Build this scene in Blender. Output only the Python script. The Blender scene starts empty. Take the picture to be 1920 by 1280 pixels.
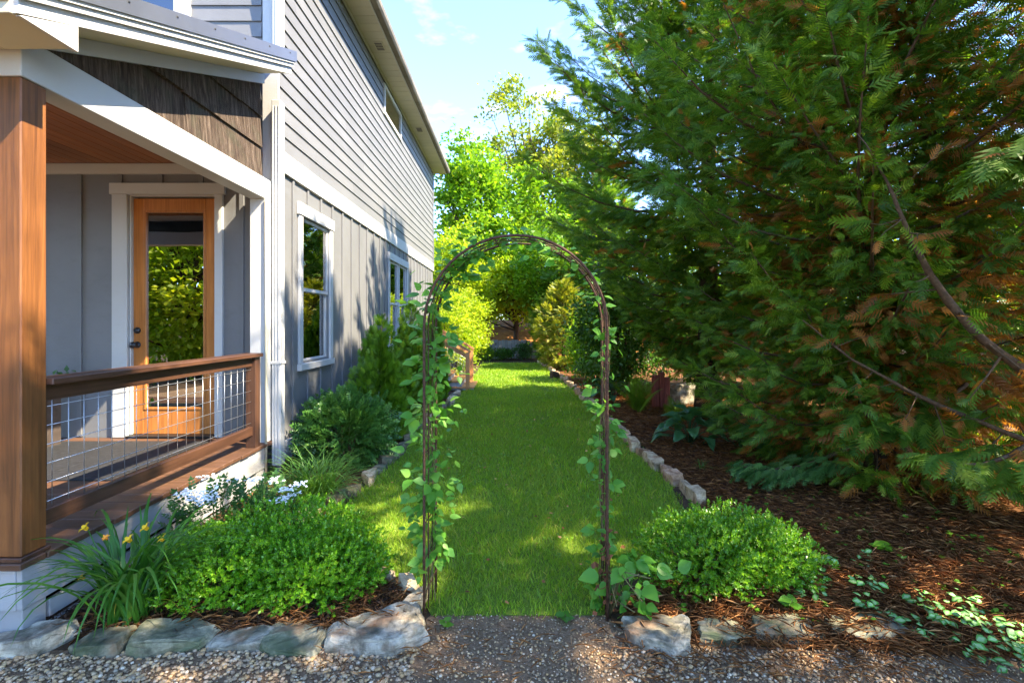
import bpy, bmesh, math
import numpy as np
from mathutils import Vector, Matrix, noise as mnoise

rng = np.random.default_rng(11)
SC = bpy.context.scene
COL = SC.collection
PI = math.pi

# ------------------------------------------------------------------ camera
cam = bpy.data.cameras.new('camera')
cam.sensor_width = 36.0
cam.lens = 17.55
cam.shift_x = 0.0
cam.shift_y = -0.0182
cam.clip_start = 0.05
cam.clip_end = 2000.0
co = bpy.data.objects.new('camera', cam)
COL.objects.link(co)
co.location = (0, 0, 1.6)
co.rotation_euler = (math.radians(90), 0, 0)
SC.camera = co

SC.cycles.use_denoising = True
SC.cycles.denoising_prefilter = 'NONE'
SC.cycles.max_bounces = 8
SC.cycles.diffuse_bounces = 4
SC.cycles.transmission_bounces = 6
SC.cycles.sample_clamp_indirect = 3.0
# ------------------------------------------------------------------ light
SUN_DIR = Vector((-1.0, 0.42, -1.15)).normalized()      # the way the light travels
SKY_STRENGTH = 0.104
SUN_STRENGTH = 2.15
EXPOSURE = 3.52
SC.view_settings.view_transform = 'Standard'
SC.view_settings.look = 'None'
SC.view_settings.gamma = 1.0
SC.view_settings.use_curve_mapping = False
SC.view_settings.exposure = EXPOSURE

sun = bpy.data.lights.new('sun', 'SUN')
sun.energy = SUN_STRENGTH
sun.angle = math.radians(0.53)
sun.color = (1.0, 0.86, 0.65)
so = bpy.data.objects.new('sun', sun)
so.rotation_euler = SUN_DIR.to_track_quat('-Z', 'Y').to_euler()
so.location = (20, -10, 25)
COL.objects.link(so)

world = bpy.data.worlds.new('World')
SC.world = world
world.use_nodes = True
wt = world.node_tree
wt.nodes.clear()


def wn(t, **kw):
    n = wt.nodes.new(t)
    for k, v in kw.items():
        setattr(n, k, v)
    return n


w_out = wn('ShaderNodeOutputWorld')
w_bg = wn('ShaderNodeBackground')
w_bg.inputs['Strength'].default_value = SKY_STRENGTH
w_sky = wn('ShaderNodeTexSky', sky_type='NISHITA')
w_sky.sun_disc = False
to_sun = -SUN_DIR
w_sky.sun_elevation = math.asin(to_sun.z)
w_sky.sun_rotation = math.atan2(to_sun.x, to_sun.y)
w_sky.air_density = 0.78
w_sky.dust_density = 0.0
w_sky.ozone_density = 3.5
# thin fair-weather clouds laid on a level layer over the place
w_tc = wn('ShaderNodeTexCoord')
w_sep = wn('ShaderNodeSeparateXYZ')
wt.links.new(w_tc.outputs['Generated'], w_sep.inputs[0])
w_mx = wn('ShaderNodeMath', operation='MAXIMUM'); w_mx.inputs[1].default_value = 0.04
wt.links.new(w_sep.outputs['Z'], w_mx.inputs[0])
w_dx = wn('ShaderNodeMath', operation='DIVIDE'); w_dy = wn('ShaderNodeMath', operation='DIVIDE')
wt.links.new(w_sep.outputs['X'], w_dx.inputs[0]); wt.links.new(w_mx.outputs[0], w_dx.inputs[1])
wt.links.new(w_sep.outputs['Y'], w_dy.inputs[0]); wt.links.new(w_mx.outputs[0], w_dy.inputs[1])
w_cmb = wn('ShaderNodeCombineXYZ')
wt.links.new(w_dx.outputs[0], w_cmb.inputs[0]); wt.links.new(w_dy.outputs[0], w_cmb.inputs[1])
w_cmb.inputs[2].default_value = 3.7
w_no = wn('ShaderNodeTexNoise')
w_no.inputs['Scale'].default_value = 4.2
w_no.inputs['Detail'].default_value = 7.0
w_no.inputs['Roughness'].default_value = 0.55
wt.links.new(w_cmb.outputs[0], w_no.inputs['Vector'])
w_rmp = wn('ShaderNodeValToRGB')
w_rmp.color_ramp.elements[0].position = 0.555
w_rmp.color_ramp.elements[0].color = (0, 0, 0, 1)
w_rmp.color_ramp.elements[1].position = 0.72
w_rmp.color_ramp.elements[1].color = (0.85, 0.85, 0.85, 1)
wt.links.new(w_no.outputs['Fac'], w_rmp.inputs[0])
w_mix = wn('ShaderNodeMix', data_type='RGBA')
wt.links.new(w_rmp.outputs['Color'], w_mix.inputs['Factor'])
w_tint = wn('ShaderNodeMix', data_type='RGBA', blend_type='MULTIPLY')
w_tint.inputs['Factor'].default_value = 1.0
w_tint.inputs['B'].default_value = (0.80, 0.82, 0.92, 1)
wt.links.new(w_sky.outputs[0], w_tint.inputs['A'])
wt.links.new(w_tint.outputs['Result'], w_mix.inputs['A'])
w_mix.inputs['B'].default_value = (1.25, 1.22, 1.28, 1)
wt.links.new(w_mix.outputs['Result'], w_bg.inputs['Color'])
wt.links.new(w_bg.outputs[0], w_out.inputs[0])


# ------------------------------------------------------------------ materials
class NT:
    def __init__(self, name):
        self.m = bpy.data.materials.new(name)
        self.m.use_nodes = True
        self.t = self.m.node_tree
        self.t.nodes.clear()
        self.out = self.n('ShaderNodeOutputMaterial')

    def n(self, t, **kw):
        x = self.t.nodes.new(t)
        for k, v in kw.items():
            setattr(x, k, v)
        return x

    def l(self, a, b):
        self.t.links.new(a, b)

    def pos(self, scale=(1, 1, 1)):
        g = self.n('ShaderNodeNewGeometry')
        mp = self.n('ShaderNodeMapping')
        mp.inputs['Scale'].default_value = scale
        self.l(g.outputs['Position'], mp.inputs['Vector'])
        return mp.outputs[0]

    def noise(self, vec, scale, detail=4, rough=0.55, dist=0.0):
        x = self.n('ShaderNodeTexNoise')
        x.inputs['Scale'].default_value = scale
        x.inputs['Detail'].default_value = detail
        x.inputs['Roughness'].default_value = rough
        x.inputs['Distortion'].default_value = dist
        self.l(vec, x.inputs['Vector'])
        return x.outputs['Fac']

    def ramp(self, fac, stops, interp='LINEAR'):
        r = self.n('ShaderNodeValToRGB')
        r.color_ramp.interpolation = interp
        e = r.color_ramp.elements
        while len(e) < len(stops):
            e.new(0.5)
        for i, (p, c) in enumerate(stops):
            e[i].position = p
            e[i].color = tuple(c) + (1,) if len(c) == 3 else c
        if fac is not None:
            self.l(fac, r.inputs[0])
        return r.outputs['Color']

    def mix(self, fac, a, b, blend='MIX'):
        x = self.n('ShaderNodeMix', data_type='RGBA', blend_type=blend)
        if isinstance(fac, float):
            x.inputs['Factor'].default_value = fac
        else:
            self.l(fac, x.inputs['Factor'])
        for s, v in (('A', a), ('B', b)):
            if isinstance(v, tuple):
                x.inputs[s].default_value = tuple(v) + (1,) if len(v) == 3 else v
            else:
                self.l(v, x.inputs[s])
        return x.outputs['Result']

    def attr(self, name):
        a = self.n('ShaderNodeAttribute')
        a.attribute_name = name
        return a.outputs['Fac']

    def bump(self, h, strength=0.3, dist=0.01):
        b = self.n('ShaderNodeBump')
        b.inputs['Strength'].default_value = strength
        b.inputs['Distance'].default_value = dist
        self.l(h, b.inputs['Height'])
        return b.outputs[0]

    def bsdf(self, col, rough=0.6, spec=0.5, metal=0.0, normal=None):
        p = self.n('ShaderNodeBsdfPrincipled')
        if isinstance(col, tuple):
            p.inputs['Base Color'].default_value = tuple(col) + (1,)
        else:
            self.l(col, p.inputs['Base Color'])
        if isinstance(rough, float):
            p.inputs['Roughness'].default_value = rough
        else:
            self.l(rough, p.inputs['Roughness'])
        p.inputs['Specular IOR Level'].default_value = spec
        p.inputs['Metallic'].default_value = metal
        if normal is not None:
            self.l(normal, p.inputs['Normal'])
        return p.outputs[0]

    def done(self, sh):
        self.l(sh, self.out.inputs['Surface'])
        return self.m

    def objrand(self):
        return self.n('ShaderNodeObjectInfo').outputs['Random']


def paint(name, col, rough=0.55, var=0.12, grain=(1, 1, 1), gscale=30, bump=0.25, dirt=None, dirt_amt=0.5):
    k = NT(name)
    big = k.noise(k.pos((1.0, 1.0, 1.0)), 1.7, 5)
    fine = k.noise(k.pos(grain), gscale, 5, 0.6)
    c0 = tuple(x * (1 - var) for x in col)
    c1 = tuple(min(1, x * (1 + var * 0.6)) for x in col)
    c = k.ramp(big, [(0.3, c0), (0.7, c1)])
    if dirt:
        d = k.noise(k.pos((1, 1, 2.2)), 5.5, 8, 0.7)
        f = k.ramp(d, [(0.52, (0, 0, 0)), (0.74, (dirt_amt,) * 3)])
        c = k.mix(f, c, dirt)
    rv = k.objrand()
    hv = k.ramp(rv, [(0, (0.93,) * 3), (1, (1.05,) * 3)])
    c = k.mix(1.0, c, hv, 'MULTIPLY')
    return k.done(k.bsdf(c, rough, 0.4, 0, k.bump(fine, bump, 0.004)))


def timber(name, dark, light, axis, rough=0.5, ring=14.0, bump=0.3, spec=0.4, knots=True):
    k = NT(name)
    s = [14.0, 14.0, 14.0]
    s['xyz'.index(axis)] = 0.9
    v = k.pos(tuple(s))
    f = k.noise(v, 1.6, 9, 0.68, 0.9)
    s2 = [75.0, 75.0, 75.0]
    s2['xyz'.index(axis)] = 1.6
    fg = k.noise(k.pos(tuple(s2)), 1.0, 4, 0.6)
    f2 = k.noise(k.pos((1, 1, 1)), 2.3, 3)
    c = k.ramp(f, [(0.28, dark), (0.5, tuple((a + b) / 2 for a, b in zip(dark, light))), (0.72, light)])
    c = k.mix(k.ramp(f2, [(0.35, (0, 0, 0)), (0.7, (0.5,) * 3)]), c, tuple(x * 0.75 for x in dark))
    c = k.mix(1.0, c, k.ramp(fg, [(0.32, (0.76,) * 3), (0.58, (1.08,) * 3)]), 'MULTIPLY')
    if knots:
        w = k.n('ShaderNodeTexVoronoi', feature='F1')
        w.inputs['Scale'].default_value = 2.2
        ks = [2.2, 2.2, 2.2]
        ks['xyz'.index(axis)] = 0.9
        k.l(k.pos(tuple(ks)), w.inputs['Vector'])
        kn = k.ramp(w.outputs['Distance'], [(0.05, (0.85,) * 3), (0.20, (0, 0, 0))])
        c = k.mix(kn, c, tuple(x * 0.35 for x in dark))
    hv = k.ramp(k.objrand(), [(0, (0.82,) * 3), (1, (1.12,) * 3)])
    c = k.mix(1.0, c, hv, 'MULTIPLY')
    return k.done(k.bsdf(c, rough, spec, 0, k.bump(f, bump, 0.004)))


def leafmat(name, stops, trans=0.35, rough=0.45, spec=0.35, tcol=None, tboost=1.7, dead=None, patch=None):
    """stops: colours over the per-leaf random number; dead: colour of dry leaves (attribute 'dry')."""
    k = NT(name)
    stops = [(p_, (c_[0] * 1.05, c_[1], c_[2] * .62)) for p_, c_ in stops]
    c = k.ramp(k.attr('rnd'), stops)
    if patch:
        c = k.mix(k.ramp(k.noise(k.pos(), patch[0], 3), [(0.42, (0, 0, 0)), (0.62, (patch[2],) * 3)]), c, patch[1])
    if dead:
        d = k.attr('dry')
        c = k.mix(d, c, k.ramp(k.attr('rnd'), [(0, tuple(x * 0.5 for x in dead)), (1, dead)]))
    p = k.bsdf(c, rough, spec)
    t = k.n('ShaderNodeBsdfTranslucent')
    tc = k.mix(1.0, c, (tboost, tboost * 0.98, tboost * 0.45), 'MULTIPLY')
    k.l(tc, t.inputs['Color'])
    ms = k.n('ShaderNodeMixShader')
    ms.inputs[0].default_value = trans
    k.l(p, ms.inputs[1])
    k.l(t.outputs[0], ms.inputs[2])
    return k.done(ms.outputs[0])


def solid(name, col, rough=0.5, spec=0.5, metal=0.0, nscale=20, var=0.2):
    k = NT(name)
    f = k.noise(k.pos(), nscale, 4)
    c = k.ramp(f, [(0.3, tuple(x * (1 - var) for x in col)), (0.7, tuple(min(1, x * (1 + var)) for x in col))])
    return k.done(k.bsdf(c, rough, spec, metal, k.bump(f, 0.15, 0.003)))


def rampsolid(name, stops, rough=0.8, spec=0.3):
    k = NT(name)
    return k.done(k.bsdf(k.ramp(k.attr('rnd'), stops), rough, spec))


def stonemat(name, cols, moss=0.0, scale=9):
    k = NT(name)
    f = k.noise(k.pos(), scale, 9, 0.65, 0.4)
    g = k.noise(k.pos((1, 1, 3)), scale * 2.6, 8, 0.7)
    c = k.ramp(f, [(0.36, tuple(x * .7 for x in cols[0])), (0.5, cols[1]), (0.62, cols[2])])
    c = k.mix(k.ramp(g, [(0.5, (0, 0, 0)), (0.68, (0.6,) * 3)]), c, tuple(x * 0.55 for x in cols[0]))
    rust = k.noise(k.pos((1, 1, 1)), 5.0, 4)
    c = k.mix(k.ramp(rust, [(0.55, (0, 0, 0)), (0.68, (0.7,) * 3)]), c, (0.26, 0.14, 0.07))
    if moss:
        m = k.noise(k.pos((1, 1, 1)), 6.0, 7, 0.65)
        c = k.mix(k.ramp(m, [(0.45, (0, 0, 0)), (0.62, (moss,) * 3)]), c, (0.06, 0.085, 0.035))
    c = k.mix(1.0, c, k.ramp(k.objrand(), [(0, (0.75,) * 3), (1, (1.15,) * 3)]), 'MULTIPLY')
    b = k.mix(0.5, k.ramp(f, [(0, (0,) * 3), (1, (1,) * 3)]), k.ramp(g, [(0, (0,) * 3), (1, (1,) * 3)]))
    return k.done(k.bsdf(c, 0.85, 0.25, 0, k.bump(b, 0.7, 0.012)))


def glassmat(name, base=0.16, gain=1.6, tint=(0.92, 0.94, 0.92)):
    k = NT(name)
    fr = k.n('ShaderNodeFresnel')
    fr.inputs['IOR'].default_value = 1.5
    m = k.n('ShaderNodeMath', operation='MULTIPLY_ADD')
    k.l(fr.outputs[0], m.inputs[0])
    m.inputs[1].default_value = gain
    m.inputs[2].default_value = base
    m.use_clamp = True
    wob = k.noise(k.pos(), 1.4, 2)
    gl = k.n('ShaderNodeBsdfGlossy')
    gl.inputs['Roughness'].default_value = 0.0
    k.l(k.bump(wob, 0.06, 0.02), gl.inputs['Normal'])
    tr = k.n('ShaderNodeBsdfTransparent')
    tr.inputs['Color'].default_value = tint + (1,)
    ms = k.n('ShaderNodeMixShader')
    k.l(m.outputs[0], ms.inputs[0])
    k.l(tr.outputs[0], ms.inputs[1])
    k.l(gl.outputs[0], ms.inputs[2])
    return k.done(ms.outputs[0])


GREY = (0.160, 0.161, 0.160)
M = {}
M['siding'] = paint('siding_paint', GREY, 0.5, 0.10, (4, 4, 40), 6, 0.35, (0.11, 0.108, 0.10), 0.35)
M['batten'] = paint('batten_paint', GREY, 0.5, 0.10, (40, 40, 3), 5, 0.3, (0.11, 0.108, 0.10), 0.35)
M['white'] = paint('white_trim_paint', (0.47, 0.465, 0.44), 0.45, 0.05, (6, 3, 40), 5, 0.35, (0.42, 0.40, 0.33), 0.25)
M['skirt'] = paint('skirt_paint', (0.34, 0.34, 0.33), 0.55, 0.1, (4, 3, 40), 6, 0.5, (0.28, 0.27, 0.24), 0.4)
M['soffit'] = paint('soffit_vinyl', (0.52, 0.48, 0.34), 0.5, 0.08, (1, 1, 1), 30, 0.1)
M['gutter'] = paint('weathered_gutter', (0.17, 0.15, 0.11), 0.7, 0.35, (1, 1, 1), 22, 0.4, (0.05, 0.055, 0.03), 0.9)
M['roofmetal'] = solid('roof_metal', (0.16, 0.165, 0.18), 0.35, 0.5, 0.6, 3, 0.1)
M['shingle'] = solid('roof_shingle', (0.10, 0.095, 0.09), 0.9, 0.2, 0, 40, 0.3)
M['bark'] = None
M['post'] = timber('stained_post', (0.12, 0.042, 0.011), (0.30, 0.115, 0.030), 'z', 0.5)
M['rail'] = timber('stained_rail', (0.045, 0.020, 0.011), (0.115, 0.052, 0.028), 'y', 0.45)
M['railpost'] = timber('stained_rail_post', (0.045, 0.020, 0.011), (0.115, 0.052, 0.028), 'z', 0.45)
M['deck'] = timber('deck_timber', (0.065, 0.031, 0.016), (0.155, 0.078, 0.042), 'x', 0.5)
M['ceiling'] = timber('ceiling_timber', (0.22, 0.075, 0.020), (0.36, 0.14, 0.04), 'y', 0.4, knots=False)
M['door'] = timber('door_timber', (0.36, 0.125, 0.028), (0.52, 0.20, 0.05), 'z', 0.35, knots=False)
M['stair'] = timber('stair_timber', (0.52, 0.22, 0.07), (0.68, 0.33, 0.12), 'z', 0.5)
M['black'] = solid('black_metal', (0.012, 0.012, 0.013), 0.4)
M['mat'] = None
M['wire'] = solid('galvanised_wire', (0.45, 0.46, 0.47), 0.35, 0.5, 0.8, 30, 0.1)
M['rust'] = solid('rusty_iron', (0.075, 0.038, 0.022), 0.7, 0.3, 0.3, 45, 0.5)
M['room'] = solid('room_wall', (0.30, 0.28, 0.24), 0.9)
M['curtain'] = solid('curtain_cloth', (0.75, 0.74, 0.70), 0.9, 0.1, 0, 8, 0.04)
M['glass'] = glassmat('window_glass')
M['doorglass'] = glassmat('door_glass', 0.42, 1.3, (0.25, 0.25, 0.24))
M['redwood'] = timber('red_weathered_wood', (0.16, 0.03, 0.018), (0.34, 0.09, 0.055), 'z', 0.7)
M['greywood'] = timber('grey_weathered_wood', (0.20, 0.20, 0.19), (0.36, 0.36, 0.35), 'z', 0.85)
M['orangeroof'] = solid('orange_roof', (0.55, 0.21, 0.05), 0.7, 0.2, 0, 25, 0.2)
M['trunk'] = timber('tree_bark', (0.040, 0.026, 0.016), (0.13, 0.085, 0.055), 'z', 0.9, bump=0.9, spec=0.1, knots=False)
M['twig'] = solid('branch_bark', (0.10, 0.062, 0.035), 0.9, 0.15, 0, 40, 0.4)
M['vinestem'] = solid('vine_stem', (0.12, 0.11, 0.045), 0.8, 0.2, 0, 40, 0.4)
M['paleyellow'] = solid('yellow_petal', (0.80, 0.48, 0.02), 0.6, 0.2, 0, 60, 0.1)
M['orangepetal'] = solid('wilting_petal', (0.62, 0.27, 0.03), 0.6, 0.2, 0, 60, 0.2)
M['whitepetal'] = solid('white_petal', (0.80, 0.81, 0.76), 0.6, 0.2, 0, 60, 0.05)
M['redpetal'] = solid('red_petal', (0.50, 0.03, 0.03), 0.6, 0.2, 0, 60, 0.1)
M['pot'] = solid('brown_pot', (0.055, 0.042, 0.034), 0.5, 0.4, 0, 20, 0.2)


def bark_panel_mat():
    k = NT('bark_siding')
    v = k.pos((22, 22, 1.6))
    f = k.noise(v, 1.4, 9, 0.7, 1.2)
    g = k.noise(k.pos(), 6, 6)
    c = k.ramp(f, [(0.30, (0.018, 0.013, 0.010)), (0.5, (0.085, 0.062, 0.048)), (0.7, (0.20, 0.155, 0.12))])
    c = k.mix(k.ramp(g, [(0.5, (0, 0, 0)), (0.7, (0.55,) * 3)]), c, (0.075, 0.075, 0.05))
    return k.done(k.bsdf(c, 0.95, 0.1, 0, k.bump(f, 1.0, 0.03)))


M['bark'] = bark_panel_mat()


def mat_mat():
    k = NT('rubber_doormat')
    v = k.n('ShaderNodeTexVoronoi', feature='F1', distance='CHEBYCHEV')
    v.inputs['Scale'].default_value = 16
    v.inputs['Randomness'].default_value = 0.15
    k.l(k.pos(), v.inputs['Vector'])
    c = k.ramp(v.outputs['Distance'], [(0.2, (0.030, 0.031, 0.034)), (0.5, (0.012, 0.012, 0.013))])
    return k.done(k.bsdf(c, 0.8, 0.3, 0, k.bump(v.outputs['Distance'], 0.8, 0.008)))


M['mat'] = mat_mat()
M['slate'] = stonemat('grey_slate', [(0.13, 0.112, 0.078), (0.26, 0.228, 0.165), (0.48, 0.43, 0.325)], 0.25)
M['mossstone'] = stonemat('mossy_stone', [(0.105, 0.098, 0.064), (0.20, 0.185, 0.12), (0.35, 0.32, 0.21)], 0.75)
M['sandstone'] = stonemat('pale_sandstone', [(0.30, 0.21, 0.11), (0.48, 0.36, 0.215), (0.60, 0.48, 0.31)], 0.12, 12)
M['pinkstone'] = stonemat('pinkish_stone', [(0.28, 0.155, 0.085), (0.45, 0.28, 0.165), (0.55, 0.38, 0.24)], 0.1, 12)
M['foundation'] = solid('foundation_block', (0.10, 0.095, 0.09), 0.95, 0.1, 0, 14, 0.3)

# foliage
M['cypress'] = leafmat('cypress_spray', [(0, (0.045, 0.105, 0.012)), (0.45, (0.095, 0.190, 0.018)), (0.8, (0.155, 0.265, 0.032)), (1, (0.24, 0.33, 0.06))],
                       0.45, 0.5, 0.3, dead=(0.42, 0.17, 0.035), patch=(0.9, (0.058, 0.165, 0.034), 0.5))
M['cypress_gold'] = leafmat('golden_cypress_spray', [(0, (0.10, 0.16, 0.02)), (0.6, (0.22, 0.25, 0.03)), (1, (0.34, 0.33, 0.05))], 0.35)
M['arbor'] = leafmat('arborvitae_spray', [(0, (0.05, 0.13, 0.010)), (0.6, (0.11, 0.24, 0.018)), (1, (0.20, 0.33, 0.03))], 0.35)
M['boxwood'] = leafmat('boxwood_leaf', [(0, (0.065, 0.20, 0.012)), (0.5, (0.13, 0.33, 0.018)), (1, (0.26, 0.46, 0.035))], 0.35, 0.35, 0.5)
M['boxwood_shaded'] = leafmat('shaded_boxwood_leaf', [(0, (0.05, 0.165, 0.012)), (0.55, (0.10, 0.26, 0.018)), (1, (0.21, 0.38, 0.032))], 0.35, 0.35, 0.5)  # darker copy of the boxwood leaf, shade put into its colour
M['darkshrub'] = leafmat('dark_shrub_leaf', [(0, (0.030, 0.100, 0.024)), (0.6, (0.060, 0.165, 0.040)), (1, (0.12, 0.25, 0.07))], 0.2, 0.4, 0.4)
M['maple'] = leafmat('maple_leaf', [(0, (0.07, 0.18, 0.012)), (0.5, (0.14, 0.28, 0.020)), (1, (0.27, 0.40, 0.035))], 0.5)
M['brightshrub'] = leafmat('bright_shrub_leaf', [(0, (0.13, 0.24, 0.012)), (0.5, (0.25, 0.36, 0.022)), (1, (0.40, 0.46, 0.04))], 0.5)
M['midshrub'] = leafmat('mid_green_leaf', [(0, (0.025, 0.085, 0.012)), (0.5, (0.055, 0.145, 0.020)), (1, (0.10, 0.21, 0.035))], 0.35)
M['locust'] = leafmat('locust_leaf', [(0, (0.10, 0.16, 0.025)), (0.5, (0.17, 0.225, 0.035)), (1, (0.27, 0.28, 0.05))], 0.45)
M['grass'] = leafmat('lawn_blade', [(0, (0.12, 0.25, 0.020)), (0.5, (0.20, 0.36, 0.028)), (0.85, (0.29, 0.43, 0.045)), (1, (0.46, 0.42, 0.13))], 0.35, 0.45, 0.3, patch=(1.6, (0.20, 0.30, 0.03), 0.55))
M['lily'] = leafmat('daylily_leaf', [(0, (0.030, 0.120, 0.020)), (0.6, (0.055, 0.175, 0.028)), (1, (0.10, 0.23, 0.040))], 0.3, 0.4, 0.4)
M['yellowleaf'] = leafmat('yellowing_leaf', [(0, (0.40, 0.30, 0.05)), (1, (0.50, 0.36, 0.08))], 0.3)
M['liriope'] = leafmat('liriope_leaf', [(0, (0.045, 0.135, 0.028)), (0.6, (0.080, 0.20, 0.045)), (1, (0.15, 0.28, 0.085))], 0.3, 0.4, 0.4)
M['vine'] = leafmat('vine_leaf', [(0, (0.05, 0.18, 0.028)), (0.6, (0.10, 0.28, 0.042)), (1, (0.18, 0.38, 0.085))], 0.35, 0.45, 0.35)
M['hosta'] = leafmat('hosta_leaf', [(0, (0.022, 0.085, 0.040)), (1, (0.045, 0.135, 0.065))], 0.2, 0.4, 0.4)
M['fern'] = leafmat('fern_leaf', [(0, (0.075, 0.17, 0.015)), (1, (0.15, 0.27, 0.03))], 0.4)
M['viburnum'] = leafmat('viburnum_leaf', [(0, (0.030, 0.095, 0.035)), (1, (0.07, 0.16, 0.06))], 0.25)
M['seedling'] = leafmat('seedling_leaf', [(0, (0.05, 0.16, 0.02)), (1, (0.14, 0.30, 0.03))], 0.35)
M['straw'] = rampsolid('pine_straw', [(0, (0.08, 0.034, 0.012)), (0.45, (0.28, 0.12, 0.038)), (0.8, (0.48, 0.23, 0.080)), (1, (0.62, 0.36, 0.16))], 0.85, 0.2)
M['chips'] = rampsolid('bark_mulch', [(0, (0.022, 0.013, 0.008)), (0.5, (0.065, 0.036, 0.020)), (0.85, (0.12, 0.068, 0.038)), (1, (0.22, 0.14, 0.085))], 0.9, 0.2)
M['pebble'] = rampsolid('pebble', [(0, (0.15, 0.105, 0.06)), (0.22, (0.29, 0.21, 0.125)), (0.45, (0.42, 0.265, 0.115)), (0.6, (0.50, 0.355, 0.185)), (0.72, (0.32, 0.275, 0.20)), (0.85, (0.48, 0.28, 0.13)), (1, (0.62, 0.53, 0.38))], 0.7, 0.35)


def variegated():
    k = NT('variegated_leaf')
    a = k.attr('mid')
    c = k.ramp(a, [(0.2, (0.27, 0.42, 0.17)), (0.6, (0.075, 0.24, 0.030))])
    c = k.mix(1.0, c, k.ramp(k.attr('rnd'), [(0, (0.7,) * 3), (1, (1.15,) * 3)]), 'MULTIPLY')
    return k.done(k.bsdf(c, 0.5, 0.3))


M['lamium'] = variegated()


def groundmat(name, stops, scale=12, bump=0.6, big=None):
    k = NT(name)
    f = k.noise(k.pos(), scale, 10, 0.72)
    c = k.ramp(f, stops)
    if big:
        g = k.noise(k.pos(), 0.9, 4)
        c = k.mix(k.ramp(g, [(0.42, (0, 0, 0)), (0.65, (0.7,) * 3)]), c, big)
    return k.done(k.bsdf(c, 0.95, 0.1, 0, k.bump(f, bump, 0.03)))


M['earth'] = groundmat('earth', [(0.3, (0.030, 0.022, 0.014)), (0.55, (0.075, 0.05, 0.03)), (0.75, (0.13, 0.085, 0.05))], 9)
M['mulch'] = groundmat('mulch_ground', [(0.3, (0.035, 0.017, 0.009)), (0.5, (0.14, 0.064, 0.025)), (0.7, (0.29, 0.145, 0.056))], 26, 0.9)
M['lawnsoil'] = groundmat('lawn_ground', [(0.3, (0.075, 0.125, 0.016)), (0.55, (0.12, 0.19, 0.022)), (0.75, (0.20, 0.20, 0.05))], 14, 0.6)
M['gravelbase'] = groundmat('gravel_ground', [(0.3, (0.10, 0.065, 0.038)), (0.5, (0.23, 0.155, 0.092)), (0.7, (0.38, 0.275, 0.17))], 46, 0.9, (0.18, 0.115, 0.066))
M['bank'] = groundmat('sunlit_tone_bank', [(0.3, (0.22, 0.085, 0.025)), (0.55, (0.40, 0.17, 0.05)), (0.75, (0.5, 0.24, 0.09))], 6, 0.6)  # mulch with its sunlit orange put into the colour

# ------------------------------------------------------------------ object helpers
WORLD = {}


def tag(o, label=None, cat=None, group=None, kind=None):
    if label: o['label'] = label
    if cat: o['category'] = cat
    if group: o['group'] = group
    if kind: o['kind'] = kind
    return o


def worigin(o):
    v = Vector((0, 0, 0))
    while o is not None:
        v = v + o.location
        o = o.parent
    return v


def link(name, me, parent=None, world=True, loc=None):
    """world=True: the mesh is in world coordinates; False: in the parent's own coordinates."""
    o = bpy.data.objects.new(name, me)
    COL.objects.link(o)
    if parent is not None:
        o.parent = parent
        if world:
            o.location = -worigin(parent)
    if loc is not None:
        o.location = o.location + Vector(loc)
    return o


def empty(name, loc, label=None, cat=None, group=None, kind=None):
    o = bpy.data.objects.new(name, None)
    o.empty_display_size = 0.1
    COL.objects.link(o)
    o.location = loc
    return tag(o, label, cat, group, kind)


def np_mesh(name, V, T, mat, attrs=None, smooth=False):
    me = bpy.data.meshes.new(name)
    V = np.ascontiguousarray(V, np.float32)
    T = np.ascontiguousarray(T, np.int32)
    n, k = T.shape
    me.vertices.add(len(V))
    me.vertices.foreach_set('co', V.ravel())
    me.loops.add(n * k)
    me.loops.foreach_set('vertex_index', T.ravel())
    me.polygons.add(n)
    me.polygons.foreach_set('loop_start', np.arange(0, n * k, k, dtype=np.int32))
    if smooth:
        me.polygons.foreach_set('use_smooth', np.ones(n, dtype=bool))
    for an, av in (attrs or {}).items():
        a = me.attributes.new(an, 'FLOAT', 'POINT')
        a.data.foreach_set('value', np.ascontiguousarray(av, np.float32))
    me.update(calc_edges=True)
    me.validate()
    me.materials.append(mat)
    return me


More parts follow.
